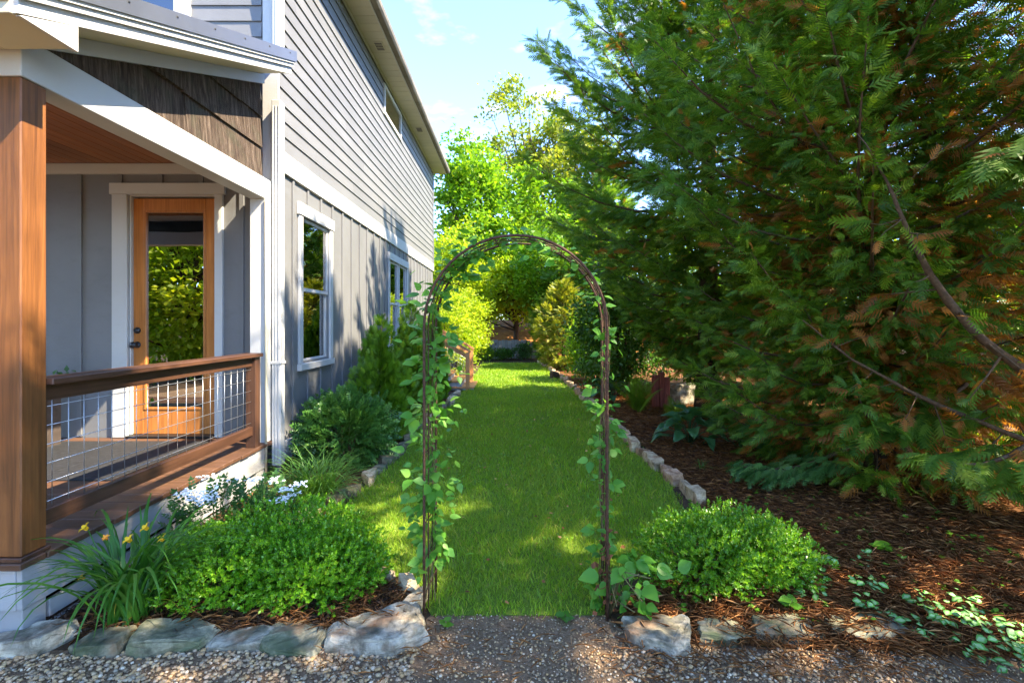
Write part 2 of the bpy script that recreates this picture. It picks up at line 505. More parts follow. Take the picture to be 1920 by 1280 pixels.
class G:
    def __init__(self):
        self.v = []
        self.f = []
        self.sm = []

    def add(self, vs, fs, smooth=False):
        b = len(self.v)
        self.v += [tuple(p) for p in vs]
        self.f += [tuple(i + b for i in q) for q in fs]
        self.sm += [smooth] * len(fs)
        return self

    def box(self, x0, x1, y0, y1, z0, z1, c=0.003):
        x0, x1 = min(x0, x1), max(x0, x1)
        y0, y1 = min(y0, y1), max(y0, y1)
        z0, z1 = min(z0, z1), max(z0, z1)
        c = min(c, (x1 - x0) * .3, (y1 - y0) * .3, (z1 - z0) * .3)
        vs, idx = [], {}
        for i in (0, 1):
            for j in (0, 1):
                for k in (0, 1):
                    p = (x0, x1)[i], (y0, y1)[j], (z0, z1)[k]
                    s = (1 - 2 * i, 1 - 2 * j, 1 - 2 * k)
                    for a in range(3):
                        q = [p[d] + (0 if d == a else s[d] * c) for d in range(3)]
                        idx[(i, j, k, a)] = len(vs)
                        vs.append(q)
        fs = []
        for a in range(3):
            b, d = (a + 1) % 3, (a + 2) % 3
            for s in (0, 1):
                q = []
                for (u, w) in ((0, 0), (1, 0), (1, 1), (0, 1)):
                    key = [0, 0, 0]
                    key[a], key[b], key[d] = s, u, w
                    q.append(idx[(*key, a)])
                fs.append(q if s else q[::-1])
        for a in range(3):          # edges along axis a
            b, d = (a + 1) % 3, (a + 2) % 3
            for u in (0, 1):
                for w in (0, 1):
                    k0, k1 = [0, 0, 0], [0, 0, 0]
                    k0[b] = k1[b] = u
                    k0[d] = k1[d] = w
                    k1[a] = 1
                    fs.append([idx[(*k0, b)], idx[(*k1, b)], idx[(*k1, d)], idx[(*k0, d)]])
        for i in (0, 1):
            for j in (0, 1):
                for k in (0, 1):
                    fs.append([idx[(i, j, k, 0)], idx[(i, j, k, 1)], idx[(i, j, k, 2)]])
        return self.add(vs, fs)

    def prism(self, poly, axis, a0, a1):
        """poly: 2-D points over the two other axes (in xyz order), extruded from a0 to a1."""
        n = len(poly)
        vs = []
        for a in (a0, a1):
            for p in poly:
                q = list(p)
                q.insert('xyz'.index(axis), a)
                vs.append(q)
        fs = [list(range(n)), list(range(2 * n - 1, n - 1, -1))]
        for i in range(n):
            j = (i + 1) % n
            fs.append([i, i + n, j + n, j])
        return self.add(vs, fs)

    def tube(self, pts, r, n=6, cap=True):
        pts = [Vector(p) for p in pts]
        R = r if hasattr(r, '__len__') else [r] * len(pts)
        vs, fs = [], []
        u = None
        for i, p in enumerate(pts):
            t = (pts[min(i + 1, len(pts) - 1)] - pts[max(i - 1, 0)])
            if t.length < 1e-9: t = Vector((0, 0, 1))
            t.normalize()
            if u is None:
                u = t.orthogonal().normalized()
            else:
                u = (u - t * u.dot(t))
                u = u.normalized() if u.length > 1e-6 else t.orthogonal().normalized()
            w = t.cross(u)
            for k in range(n):
                a = 2 * PI * k / n
                vs.append(p + (u * math.cos(a) + w * math.sin(a)) * R[i])
        for i in range(len(pts) - 1):
            for k in range(n):
                k2 = (k + 1) % n
                fs.append([i * n + k, i * n + k2, (i + 1) * n + k2, (i + 1) * n + k])
        self.add(vs, fs, True)
        if cap:
            b = len(self.v) - len(vs)
            self.f.append(tuple(b + k for k in range(n))[::-1]); self.sm.append(False)
            self.f.append(tuple(b + (len(pts) - 1) * n + k for k in range(n))); self.sm.append(False)
        return self

    def lathe(self, prof, c, n=16):
        vs, fs = [], []
        for r, z in prof:
            for k in range(n):
                a = 2 * PI * k / n
                vs.append((c[0] + r * math.cos(a), c[1] + r * math.sin(a), c[2] + z))
        for i in range(len(prof) - 1):
            for k in range(n):
                k2 = (k + 1) % n
                fs.append([i * n + k, i * n + k2, (i + 1) * n + k2, (i + 1) * n + k])
        return self.add(vs, fs, True)

    def mesh(self, name, mat):
        me = bpy.data.meshes.new(name)
        me.from_pydata(self.v, [], self.f)
        bm = bmesh.new()
        bm.from_mesh(me)
        bmesh.ops.recalc_face_normals(bm, faces=bm.faces)
        bm.to_mesh(me)
        bm.free()
        me.polygons.foreach_set('use_smooth', self.sm)
        me.materials.append(mat)
        return me

    def obj(self, name, mat, parent=None, world=True, loc=None):
        return link(name, self.mesh(name, mat), parent, world, loc)


def bx(name, x0, x1, y0, y1, z0, z1, mat, parent, c=0.003):
    return G().box(x0, x1, y0, y1, z0, z1, c).obj(name, mat, parent)


# ------------------------------------------------------------------ scattered foliage
def norm(a):
    return a / np.maximum(np.linalg.norm(a, axis=-1, keepdims=True), 1e-9)


def frames(d, up):
    """rows of each matrix: side, direction, normal."""
    d = norm(d)
    s = np.cross(d, up)
    bad = np.linalg.norm(s, axis=1) < 1e-4
    if bad.any():
        s[bad] = np.cross(d[bad], np.array([0.31, 0.9, 0.3]))
    s = norm(s)
    n = np.cross(s, d)
    return np.stack([s, d, n], axis=1)


def scatter(tv, tf, pos, d, up, scale):
    R = frames(np.asarray(d, float), np.asarray(up, float))
    sc = np.asarray(scale, float)
    if sc.ndim == 1: sc = sc[:, None, None]
    else: sc = sc[:, None, :]
    V = (tv[None] * sc) @ R + np.asarray(pos, float)[:, None]
    N, k = len(pos), len(tv)
    F = tf[None] + (np.arange(N) * k)[:, None, None]
    return V.reshape(-1, 3), F.reshape(-1, tf.shape[1])


def scat_mesh(name, tv, tf, pos, d, up, scale, mat, rnd=None, dry=None, extra=None, smooth=False, piece=0, amp=.22):
    V, F = scatter(tv, tf, pos, d, up, scale)
    k = len(tv)
    N = len(pos)
    rnd = rng.random(N) if rnd is None else rnd
    at = {'rnd': np.repeat(rnd, k)}
    if piece:                                   # every leaf of a spray gets its own tint
        np_ = (k + piece - 1) // piece
        at['rnd'] = np.clip(at['rnd'] + np.repeat(rng.normal(0, amp, (N, np_)), piece, 1)[:, :k].reshape(-1), 0, 1)
    if dry is not None: at['dry'] = np.repeat(dry, k)
    if extra is not None:
        for n_, a_ in extra.items(): at[n_] = np.tile(a_, N)
    return np_mesh(name, V, F, mat, at, smooth)


def frond_tpl(n=6, spread=0.48, w=0.105, droop=0.22):
    v, f = [], []

    def tri(a, b, c):
        b0 = len(v)
        v.extend([a, b, c])
        f.append((b0, b0 + 1, b0 + 2))
    tri((-0.012, 0, 0), (0.012, 0, 0), (0, 1, -0.1))
    for i in range(n):
        t = 0.06 + 0.88 * i / n
        ln = spread * (1 - t) ** 0.75 * (0.75 + 0.5 * ((i * 7) % 5) / 5) + 0.06
        for s in (-1, 1):
            tt = t + (0.03 if s > 0 else 0)
            a = math.radians(52 - 20 * t)
            z0 = -0.1 * tt * tt
            dx, dy = math.sin(a) * s, math.cos(a)
            px, py = dy * w * .5, -dx * w * .5
            b = (0, tt, z0)
            tri((b[0] - px, b[1] - py, z0), (b[0] + px, b[1] + py, z0 + 0.015),
                (dx * ln, tt + dy * ln, z0 - droop * ln))
    return np.array(v, float), np.array(f, int)


FROND_V, FROND_F = frond_tpl()
# a small folded leaf, unit long
LEAF_V = np.array([(0, 0, 0), (-0.30, 0.42, 0.07), (0, 0.5, 0), (0.30, 0.42, 0.07), (0, 1, -0.06)], float)
LEAF_F = np.array([(0, 2, 1), (0, 3, 2), (1, 2, 4), (2, 3, 4)], int)
DIA_V = np.array([(0, 0, 0), (-0.33, 0.5, 0.08), (0, 1, 0), (0.33, 0.5, 0.08)], float)
DIA_F = np.array([(0, 3, 2), (0, 2, 1)], int)
# lawn blade
BLADE_V = np.array([(-0.5, 0, 0), (0.5, 0, 0), (-0.4, 0.55, 0.05), (0.4, 0.55, 0.05), (0, 1, 0.32)], float)
BLADE_F = np.array([(0, 1, 3), (0, 3, 2), (2, 3, 4)], int)


def sprig_tpl(n=9, leaf=0.34, seed=1):
    """a short upright shoot with pairs of rounded leaves (boxwood)."""
    r = np.random.default_rng(seed)
    V, F = [], []
    for i in range(n):
        t = 0.15 + 0.85 * i / (n - 1)
        az = i * 2.4 + r.normal(0, .3)
        el = 0.35 + 0.75 * t
        d = np.array([math.cos(az) * math.cos(el), math.sin(el), math.sin(az) * math.cos(el)])
        up = np.array([0, 1.0, 0]) + r.normal(0, .3, 3)
        v, f = scatter(DIA_V, DIA_F, [np.array([0, t * 0.75, 0])], [d], [up], np.array([leaf * r.uniform(.8, 1.2)]))
        F.append(f + 4 * i)
        V.append(v)
    return np.concatenate(V), np.concatenate(F)


SPRIG_V, SPRIG_F = sprig_tpl()


def rand_dir(n):
    return norm(rng.normal(size=(n, 3)))


def mesh_stem(name, tubes, mat, n=5):
    g = G()
    for pts, r in tubes:
        g.tube(pts, r, n, cap=False)
    return g.mesh(name, mat)


# ------------------------------------------------------------------ the ground
def sheet(name, poly, z, mat, kind='structure'):
    me = bpy.data.meshes.new(name)
    me.from_pydata([(x, y, z) for x, y in poly], [], [list(range(len(poly)))])
    me.materials.append(mat)
    o = link(name, me)
    return tag(o, kind=kind)


sheet('ground', [(-300, -300), (300, -300), (300, 300), (-300, 300)], 0.0, M['earth'])
LAWN_L = [(-0.44, 2.72), (-0.52, 2.9), (-0.70, 3.12), (-0.95, 3.35), (-1.45, 4.0), (-1.42, 4.8), (-1.36, 6.0), (-1.28, 8.0), (-1.16, 10.5), (-1.10, 12.0), (-1.15, 19.6)]
LAWN_R = [(0.50, 2.72), (0.62, 3.0), (1.40, 3.95), (1.58, 5.0), (1.58, 7.2), (1.50, 10.0), (1.35, 14.0), (1.15, 19.6)]
sheet('lawn_ground', LAWN_L + LAWN_R[::-1], 0.008, M['lawnsoil'])
sheet('gravel_path', [(-8, -6), (8, -6), (3.2, 2.35), (0.60, 2.55), (0.5, 2.74), (-0.44, 2.74), (-0.55, 2.5), (-2.6, 2.42), (-8, 2.4)], 0.004, M['gravelbase'])  # runs on unseen behind the camera, widened there to bounce sunlight
sheet('mulch_bed', [(0.62, 2.5), (3.3, 2.3), (12, 1.0), (12, 24), (1.25, 24), (1.25, 18), (1.45, 14.0), (1.62, 10), (1.70, 7.2), (1.70, 5.0), (1.52, 3.95), (0.74, 3.0), (0.6, 2.74)], 0.012, M['mulch'])
sheet('planting_bed', [(-2.44, 2.52), (-0.60, 2.58), (-0.52, 2.72), (-0.60, 2.9), (-0.78, 3.12), (-1.03, 3.35), (-1.53, 4.0), (-1.50, 4.8), (-1.44, 6.0), (-1.36, 8.0), (-1.24, 10.5), (-2.44, 10.5)], 0.012, M['mulch'])

# ------------------------------------------------------------------ the house
HX, HY = -2.45, 5.20          # corner of the house: side wall plane, front wall plane
HYE = 15.45                   # far corner
EAVE = 6.22
house = empty('house', (HX, HY, 0), 'grey house with board and batten below lap siding and a timber porch', 'house')


def wall_sheet(name, axis, plane, thick, u0, u1, z0, z1, holes, mat, parent):
    us = sorted({u0, u1, *[h[0] for h in holes], *[h[1] for h in holes]})
    zs = sorted({z0, z1, *[h[2] for h in holes], *[h[3] for h in holes]})
    g = G()
    for a, b in zip(us, us[1:]):
        for c, d in zip(zs, zs[1:]):
            m, n = (a + b) / 2, (c + d) / 2
            if any(h[0] < m < h[1] and h[2] < n < h[3] for h in holes):
                continue
            if axis == 'x':
                g.box(plane - thick, plane, a, b, c, d, 0.0)
            else:
                g.box(a, b, plane, plane + thick, c, d, 0.0)
    return g.obj(name, mat, parent)


# windows: (y0, y1, z0, z1) of the outer casing
WIN1 = (5.70, 6.76, 1.06, 2.95)
WIN2 = (9.84, 11.66, 1.06, 2.97)
side = wall_sheet('wall', 'x', HX, 0.12, HY, HYE, 0.10, EAVE, [(WIN1[0] + .1, WIN1[1] - .1, WIN1[2] + .09, WIN1[3] - .1), (WIN2[0] + .1, WIN2[1] - .1, WIN2[2] + .09, WIN2[3] - .1)], M['batten'], house)
DOOR = (-3.985, -3.085, 0.42, 2.93)
front = wall_sheet('wall', 'y', HY, 0.12, -9.5, HX - 0.12, 0.10, EAVE, [DOOR], M['batten'], house)
wall_sheet('wall', 'y', HYE - .12, 0.12, -9.5, HX - 0.12, 0.10, EAVE, [], M['batten'], house)
wall_sheet('wall', 'x', -9.5, 0.12, HY, HYE, 0.10, EAVE, [], M['batten'], house)
G().prism([(HX, EAVE), (-9.5, EAVE), (-5.97, 8.6)], 'y', HY + .01, HY + .11).obj('gable', M['siding'], house)
G().prism([(HX, EAVE), (-9.5, EAVE), (-5.97, 8.6)], 'y', HYE - .11, HYE - .01).obj('gable', M['siding'], house)
# foundation, set back in the shade under the base trim
G().box(-9.4, HX - .03, HY + .05, HYE - .05, 0, 0.12, 0).obj('foundation', M['foundation'], house)
for i in range(6):
    bx('pier', HX - .02, HX + .01, HY + .35 + i * 1.9, HY + .62 + i * 1.9, 0.0, 0.14, M['pinkstone'], house, .01)

# battens on the side wall
bat = None
for k in range(24):
    y = 5.566 + 0.406 * k
    spans = [(0.345, 3.185)]
    for w in (WIN1, WIN2):
        if w[0] - .03 < y < w[1] + .03:
            spans = [(0.345, w[2] - .01), (w[3] + .045, 3.185)]
    for a, b in spans:
        bx('batten', HX + 0.0005, HX + 0.019, y - .021, y + .021, a, b, M['batten'], side, .002)
# battens on the porch wall
for k in range(12):
    x = -2.81 - 0.4215 * k
    if DOOR[0] - .2 < x < DOOR[1] + .2:
        z0 = 3.05
    else:
        z0 = 0.42
    bx('batten', x - .024, x + .024, HY - .019, HY - .0005, z0, 3.14, M['batten'], front, .002)

# lap siding on the side wall: each board its own piece
EXPO = 0.1635
nb = int((EAVE - 3.42) / EXPO) + 1
TW = (9.44, 10.90, 5.55, 6.14)
for i in range(nb):
    z0 = 3.42 + i * EXPO
    z1 = min(z0 + EXPO + .004, EAVE)
    cuts = [(HY + .0, HYE - .0)]
    if z1 > TW[2] + .02:
        cuts = [(HY, TW[0] + .02), (TW[1] - .02, HYE)]
    runs = []
    for a, b in cuts:
        j = a + (1.1 + 1.37 * i) % 3.6
        ys = [a]
        while j < b - .5:
            if j > a + .3: ys.append(j)
            j += 3.66
        ys.append(b)
        runs += [(p + (.0015 if n_ else 0), q - (.0015 if q < b else 0)) for n_, (p, q) in enumerate(zip(ys, ys[1:]))]
    for a, b in runs:
        G().prism([(HX + .001, z0), (HX + .026, z0), (HX + .010, z1), (HX + .001, z1)], 'y', a, b).obj('lap_board', M['siding'], side)
# lap siding on the front wall above the porch roof
for i in range(19):
    z0 = 3.42 + i * EXPO
    if z0 < 3.9: continue
    z1 = min(z0 + EXPO + .004, EAVE)
    cuts = [(-9.5, -2.60)]
    if z1 > 4.30:
        cuts = [(-9.5, -4.62), (-3.325, -2.60)]
    for a, b in cuts:
        G().prism([(HY - .001, z0), (HY - .026, z0), (HY - .010, z1), (HY - .001, z1)], 'x', a, b).obj('lap_board', M['siding'], front)

# white trim
bx('belt_trim', HX + .001, HX + .036, HY + .02, HYE, 3.19, 3.415, M['white'], house)
bx('base_trim', HX + .001, HX + .034, HY + .02, HYE, 0.145, 0.34, M['white'], house)
bx('corner_trim', HX - .135, HX + .030, HY - .030, HY - .001, 0.40, EAVE, M['white'], house)
bx('corner_trim', HX + .001, HX + .0305, HY - .0005, HY + .10, 0.345, 3.188, M['batten'], house)
bx('corner_trim', HX + .0265, HX + .036, HYE - .10, HYE - .002, 3.418, EAVE, M['siding'], house)

# eave over the side wall
g = G()
for i in range(52):
    y0 = HY - .35 + i * 0.206
    bx('soffit_strip', HX + .028, HX + .392, y0 + .004, y0 + .202, EAVE + .006, EAVE + .016, M['soffit'], house, .003)
bx('frieze_trim', HX + .027, HX + .05, HY, HYE - .01, EAVE - .03, EAVE + .002, M['white'], house)
bx('fascia', HX + .394, HX + .414, HY - .36, HYE + .02, EAVE - .012, EAVE + .15, M['white'], house)
G().prism([(HX + .415, EAVE + .0), (HX + .50, EAVE - .004), (HX + .525, EAVE + .03), (HX + .525, EAVE + .115), (HX + .515, EAVE + .115), (HX + .512, EAVE + .04), (HX + .415, EAVE + .03)], 'y', HY - .38, HYE + .03).obj('gutter', M['gutter'], house)
for y in (8.35, 11.95):
    v = bx('soffit_vent', HX + .16, HX + .31, y - .14, y + .14, EAVE - .008, EAVE + .005, M['soffit'], house)
    for j in range(5):
        bx('louver', HX + .175, HX + .295, y - .115 + j * .048, y - .085 + j * .048, EAVE - .011, EAVE - .0083, M['pot'], v, .001)
# main roof
G().prism([(HX + .42, EAVE + .13), (HX + .47, EAVE + .16), (-5.97, 8.78), (-10.0, 6.35), (-9.95, 6.25), (-5.97, 8.62)], 'y', HY - .38, HYE + .05).obj('roof', M['shingle'], house)


def part_root(name):
    e = bpy.data.objects.new(name, None)
    e.empty_display_size = .1
    COL.objects.link(e)
    e.parent = house
    e.location = -worigin(house)
    return e


# windows of the side wall
def side_window(w, double):
    y0, y1, z0, z1 = w
    t = 0.095
    X = HX
    o = part_root('window')
    bx('casing', X + .001, X + .03, y0, y0 + t, z0 + .07, z1 - .115, M['white'], o)
    bx('casing', X + .001, X + .03, y1 - t, y1, z0 + .07, z1 - .115, M['white'], o)
    bx('head_trim', X + .001, X + .042, y0 - .02, y1 + .02, z1 - .112, z1 + .03, M['white'], o)
    bx('sill', X + .001, X + .048, y0 - .012, y1 + .012, z0 - .01, z0 + .067, M['white'], o)
    iy0, iy1, iz0, iz1 = y0 + t, y1 - t, z0 + .07, z1 - .115
    zm = z0 + 0.945
    cols = [(iy0, iy1)] if not double else [(iy0, (iy0 + iy1) / 2 - .03), ((iy0 + iy1) / 2 + .03, iy1)]
    if double:
        bx('mullion', X - .03, X + .026, cols[0][1] + .001, cols[1][0] - .001, iz0, iz1, M['white'], o)
    fw = .042
    for a, b in cols:
        for (c, d, xo) in ((iz0, zm, -.040), (zm - .035, iz1, -.016)):
            gg = G()
            gg.box(X + xo - .02, X + xo + .012, a, a + fw, c, d).box(X + xo - .02, X + xo + .012, b - fw, b, c, d)
            gg.box(X + xo - .02, X + xo + .011, a + fw, b - fw, c, c + fw).box(X + xo - .02, X + xo + .011, a + fw, b - fw, d - fw, d)
            gg.obj('sash', M['white'], o)
            G().box(X + xo - .009, X + xo - .005, a + fw - .003, b - fw + .003, c + fw - .003, d - fw + .003, 0).obj('pane', M['glass'], o)
    # pleated curtains just inside
    for (a, b) in ((y0 - .05, y0 + .50), (y1 - .42, y1 + .05)) if not double else ((y0 - .05, y0 + .40), (y1 - .42, y1 + .05)):
        n = 40
        vs, fs = [], []
        for i in range(n + 1):
            y = a + (b - a) * i / n
            x = X - .105 + .022 * math.sin(i * 1.15) + .010 * math.sin(i * 2.9)
            vs += [(x, y, z0 - .3), (x, y, z1 + .1)]
            if i: fs.append((2 * i - 2, 2 * i, 2 * i + 1, 2 * i - 1))
        G().add(vs, fs, True).obj('curtain', M['curtain'], o)
    G().add([(X - .13, y0 - .08, z0 - .8), (X - .13, y1 + .9, z0 - .8), (X - .13, y1 + .9, z1 + .5), (X - .13, y0 - .08, z1 + .5),
             (X - 2.6, y0 - .08, z0 - .8), (X - 2.6, y1 + .9, z0 - .8), (X - 2.6, y1 + .9, z1 + .5), (X - 2.6, y0 - .08, z1 + .5)],
            [(0, 1, 5, 4), (1, 2, 6, 5), (2, 3, 7, 6), (3, 0, 4, 7), (4, 5, 6, 7)]).obj('room', M['room'], o)
    return o


side_window(WIN1, False)
side_window(WIN2, True)
# small transom window under the eave
y0, y1, z0, z1 = TW
o = part_root('window')
for (a, b, c, d) in ((y0, y1, z0, z0 + .075), (y0, y1, z1 - .07, z1), (y0, y0 + .075, z0 + .076, z1 - .071), (y1 - .075, y1, z0 + .076, z1 - .071)):
    bx('casing', HX + .002, HX + .046, a, b, c, d, M['white'], o)
bx('dark_backing', HX + .003, HX + .008, y0 + .076, y1 - .076, z0 + .076, z1 - .071, M['pot'], o, 0)  # dark sheet behind the pane, stands in for an unlit interior
G().box(HX + .018, HX + .022, y0 + .074, y1 - .074, z0 + .074, z1 - .069, 0).obj('pane', M['glass'], o)
# upper front window over the porch roof
o = part_root('window')
for (a, b, c, d) in ((-3.50, -3.33, 4.25, 6.0), (-4.61, -4.44, 4.25, 6.0), (-4.64, -3.30, 6.001, 6.16), (-4.62, -3.32, 4.17, 4.249)):
    bx('casing', a, b, HY - .045, HY - .003, c, d, M['white'], o)
bx('dark_backing', -4.439, -3.501, HY - .008, HY - .003, 4.25, 6.0, M['pot'], o, 0)  # dark panel in place of a room, its darkness is the colour
G().box(-4.442, -3.498, HY - .024, HY - .02, 4.25, 6.0, 0).obj('pane', M['glass'], o)

# ---- entry door
dx0, dx1, dz0, dz1 = DOOR
door = G().box(-3.97, -3.86, HY + .035, HY + .08, .435, 2.90).box(-3.21, -3.10, HY + .035, HY + .08, .435, 2.90).box(-3.859, -3.211, HY + .035, HY + .08, 2.78, 2.90).box(-3.859, -3.211, HY + .035, HY + .08, .435, .69).obj('entry_door', M['door'], house)
gd = G()
for (a, b, c, d) in ((-3.86, -3.835, .69, 2.78), (-3.235, -3.21, .69, 2.78), (-3.8345, -3.2355, 2.755, 2.78), (-3.8345, -3.2355, .69, .715)):
    gd.box(a, b, HY + .028, HY + .06, c, d)
gd.obj('glass_bead', M['door'], door)
G().box(-3.84, -3.23, HY + .050, HY + .056, .71, 2.76, 0).obj('pane', M['doorglass'], door)
kn = G().lathe([(0.0, 0), (.034, 0), (.034, .008), (.016, .012), (.014, .045), (.030, .052), (.034, .068), (.028, .084), (0, .088)], (0, 0, 0), 16).mesh('knob', M['black'])
for z, s in ((1.37, 1.0), (1.52, 0.82)):
    ob = link('knob' if s == 1 else 'deadbolt', kn if s == 1 else G().lathe([(0, 0), (.034, 0), (.034, .014), (.028, .02), (.016, .022), (.014, .03), (0, .031)], (0, 0, 0), 16).mesh('deadbolt', M['black']), door, True)
    ob.location = ob.location + Vector((-3.925, HY + .034, z))
    ob.rotation_euler = (PI / 2, 0, 0)
bx('threshold', dx0, dx1, HY - .06, HY + .09, .412, .433, M['black'], house)
g = G().box(dx0, dx0 + .014, HY - .002, HY + .1, .435, 2.918).box(dx1 - .014, dx1, HY - .002, HY + .1, .435, 2.918).box(dx0, dx1, HY - .002, HY + .1, 2.919, 2.93)
dt = g.obj('door_frame', M['white'], house)
bx('casing', -4.145, -3.988, HY - .034, HY - .001, .412, 2.928, M['white'], dt)
bx('casing', -3.082, -3.0, HY - .034, HY - .001, .412, 2.928, M['white'], dt)
bx('casing', -4.165, -2.975, HY - .044, HY - .001, 2.93, 3.045, M['white'], dt)
G().add([(-4.2, HY + .13, .4), (-2.9, HY + .13, .4), (-2.9, HY + .13, 3.0), (-4.2, HY + .13, 3.0), (-4.2, HY + .40, .4), (-2.9, HY + .40, .4), (-2.9, HY + .40, 3.0), (-4.2, HY + .40, 3.0)],
        [(0, 1, 5, 4), (1, 2, 6, 5), (2, 3, 7, 6), (3, 0, 4, 7), (4, 5, 6, 7)]).obj('dark_hall_box', M['pot'], door)  # shallow dark box, the unlit hall's darkness put into its colour

# ---- porch: deck, skirt, post, beam, ceiling, roof
PY0, PY1 = 2.49, 5.20
PXL = -6.6
deck = bx('porch_deck', PXL, HX - .035, PY0 + .03, PY1 - .02, 0.30, 0.372, M['foundation'], house, 0)
nbd = 19
w = (PY1 - .004 - (PY0 - .03)) / nbd
for i in range(nbd):
    jx = rng.uniform(-.006, .006)
    bx('deck_board', PXL, HX + .028 + jx, PY0 - .03 + i * w + .002, PY0 - .03 + (i + 1) * w - .002, 0.374, 0.408 + rng.uniform(-.0015, .0015), M['deck'], deck, .004)
skirt = bx('porch_skirt', HX - .024, HX + .004, PY0 + .0, 4.955, 0.165, 0.373, M['skirt'], house)
bx('rim_board', PXL, HX - .0245, PY0 - .004, PY0 + .024, 0.165, 0.373, M['skirt'], house)
bx('slat', HX - .040, HX - .014, PY0 + .17, 4.955, 0.035, 0.128, M['skirt'], skirt)
bx('slat', HX - .040, HX - .014, PY0 + .17, 4.955, -0.07, 0.008, M['skirt'], skirt)
bx('support_post', HX - .135, HX - .006, PY0 + .012, PY0 + .145, 0.0, 0.164, M['skirt'], house, .005)
bx('support_post', HX - .135, HX - .006, 4.80, 4.95, 0.0, 0.164, M['skirt'], house, .005)
for i in range(14):
    bx('slat', -2.70 - i * .3, -2.60 - i * .3, PY0 + .0, PY0 + .02, 0.0, .163, M['skirt'], skirt)
bx('under_deck', PXL, HX - .30, PY0 + .4, PY1 - .1, 0.0, 0.29, M['foundation'], house, 0)
st = bx('porch_step', -3.9, -2.625, 2.18, 2.455, 0.185, 0.225, M['deck'], house)
bx('riser', -3.9, -2.632, 2.22, 2.45, 0.01, 0.184, M['skirt'], st)
post = bx('porch_post', HX - .14, HX - .0, PY0, PY0 + .14, 0.43, 2.828, M['post'], house, .006)
bx('post_base', HX - .15, HX + .012, PY0 - .012, PY0 + .152, 0.409, 0.4295, M['rail'], post)
bx('porch_post', -6.5, -6.36, PY0, PY0 + .14, 0.409, 2.828, M['post'], house, .006)
bx('porch_beam', HX - .15, HX + .006, PY0 - .006, 4.948, 2.83, 3.035, M['white'], house, .004)
bx('porch_beam', PXL, HX - .1505, PY0 - .010, PY0 + .145, 2.83, 3.03, M['white'], house, .004)
bx('pilaster', HX - .150, HX + .004, 4.95, HY - .031, 0.409, 3.034, M['white'], house, .004)
# tongue and groove ceiling
for i in range(36):
    x1 = HX - .155 - i * .112
    bx('ceiling_board', x1 - .110, x1, PY0 + .15, PY1 - .03, 3.25, 3.265, M['ceiling'], house, .006)
bx('ceiling_trim', PXL, HX - .151, HY - .030, HY - .001, 3.142, 3.249, M['white'], house)
# bark-clad gable fill above the beam: courses follow the roof slope at the top
RS = 0.40                                     # roof slope


def zr(y):                                     # underside of the roof along the depth
    return 3.074 + RS * (y - 2.477)


ZB = 3.036
edges = [ZB, 3.33, 3.62, 3.93]
br = np.random.default_rng(77)
for i in range(3):
    a, b = edges[i], edges[i + 1]
    xo = HX - .045
    ya = max(2.477 + (a + .095 - 3.074) / RS, 2.55)
    yk = 2.477 + (b + .095 - 3.074) / RS          # where the roof line leaves this course
    cuts = [ya]
    while cuts[-1] < 4.93 - .35:
        cuts.append(min(cuts[-1] + br.uniform(.34, .70), 4.93))
    cuts[-1] = 4.93
    for p, q in zip(cuts, cuts[1:]):
        p2, q2 = p + .0025, q - .0025
        top = lambda y: min(b + .018, zr(y) - .096)
        a2 = a + br.uniform(-.006, .012) * (i > 0) + .001
        poly = [(p2, a2), (q2, a2), (q2, top(q2))]
        if p2 < yk < q2: poly.append((yk, top(yk)))
        if top(p2) > a2 + .004: poly.append((p2, top(p2)))
        out = br.uniform(-.004, .006)
        vs = []
        n = len(poly)
        for sd in (0, 1):
            for (y, z) in poly:
                t = (z - a) / (b - a)
                vs.append((xo - .02 if sd else xo + .032 + out - .022 * t, y, z))
        fs = [list(range(n)), list(range(2 * n - 1, n - 1, -1))] + [[k, k + n, (k + 1) % n + n, (k + 1) % n] for k in range(n)]
        G().add(vs, fs).obj('bark_panel', M['bark'], house)
bx('backing', HX - .14, HX - .07, 2.66, 4.94, 3.036, 3.24, M['white'], house, 0)


def sloped(name, x0, x1, ya, yb, lo, hi, mat, parent, zf=zr):
    """a board following the roof slope, between lo and hi over the roof's underside."""
    return G().prism([(ya, zf(ya) + lo), (yb, zf(yb) + lo), (yb, zf(yb) + hi), (ya, zf(ya) + hi)], 'x', x0, x1).obj(name, mat, parent)


sloped('frieze_board', HX - .03, HX + .0, 2.50, 4.945, -.095, -.002, M['white'], house)
prf = sloped('porch_roof', PXL, HX + .329, 2.13, 4.92, .155, .19, M['roofmetal'], house)
for i in range(12):
    sloped('roof_rib', HX + .20 - i * .42, HX + .23 - i * .42, 2.13, 4.92, .191, .21, M['roofmetal'], prf)
YF = 2.18
sloped('rake_soffit', HX + .001, HX + .268, 2.50, 4.88, .0, .012, M['soffit'], house)
rk = sloped('rake_board', HX + .270, HX + .294, YF, 4.88, -.004, .105, M['white'], house)
sloped('rake_trim', HX + .295, HX + .314, YF - .01, 4.885, .06, .125, M['white'], rk)
sloped('rake_lip', HX + .315, HX + .328, YF - .015, 4.89, .095, .145, M['white'], rk)
sloped('rake_cap', HX + .3295, HX + .339, YF - .02, 4.90, .115, .215, M['roofmetal'], rk)
for i in range(7):
    y = 2.35 + i * .40
    G().box(HX + .339, HX + .344, y - .006, y + .006, zr(y) + .178, zr(y) + .19, .002).obj('screw', M['black'], rk)
sloped('rafter_fill', PXL, HX - .16, 2.66, 5.1, .05, .06, M['white'], house)
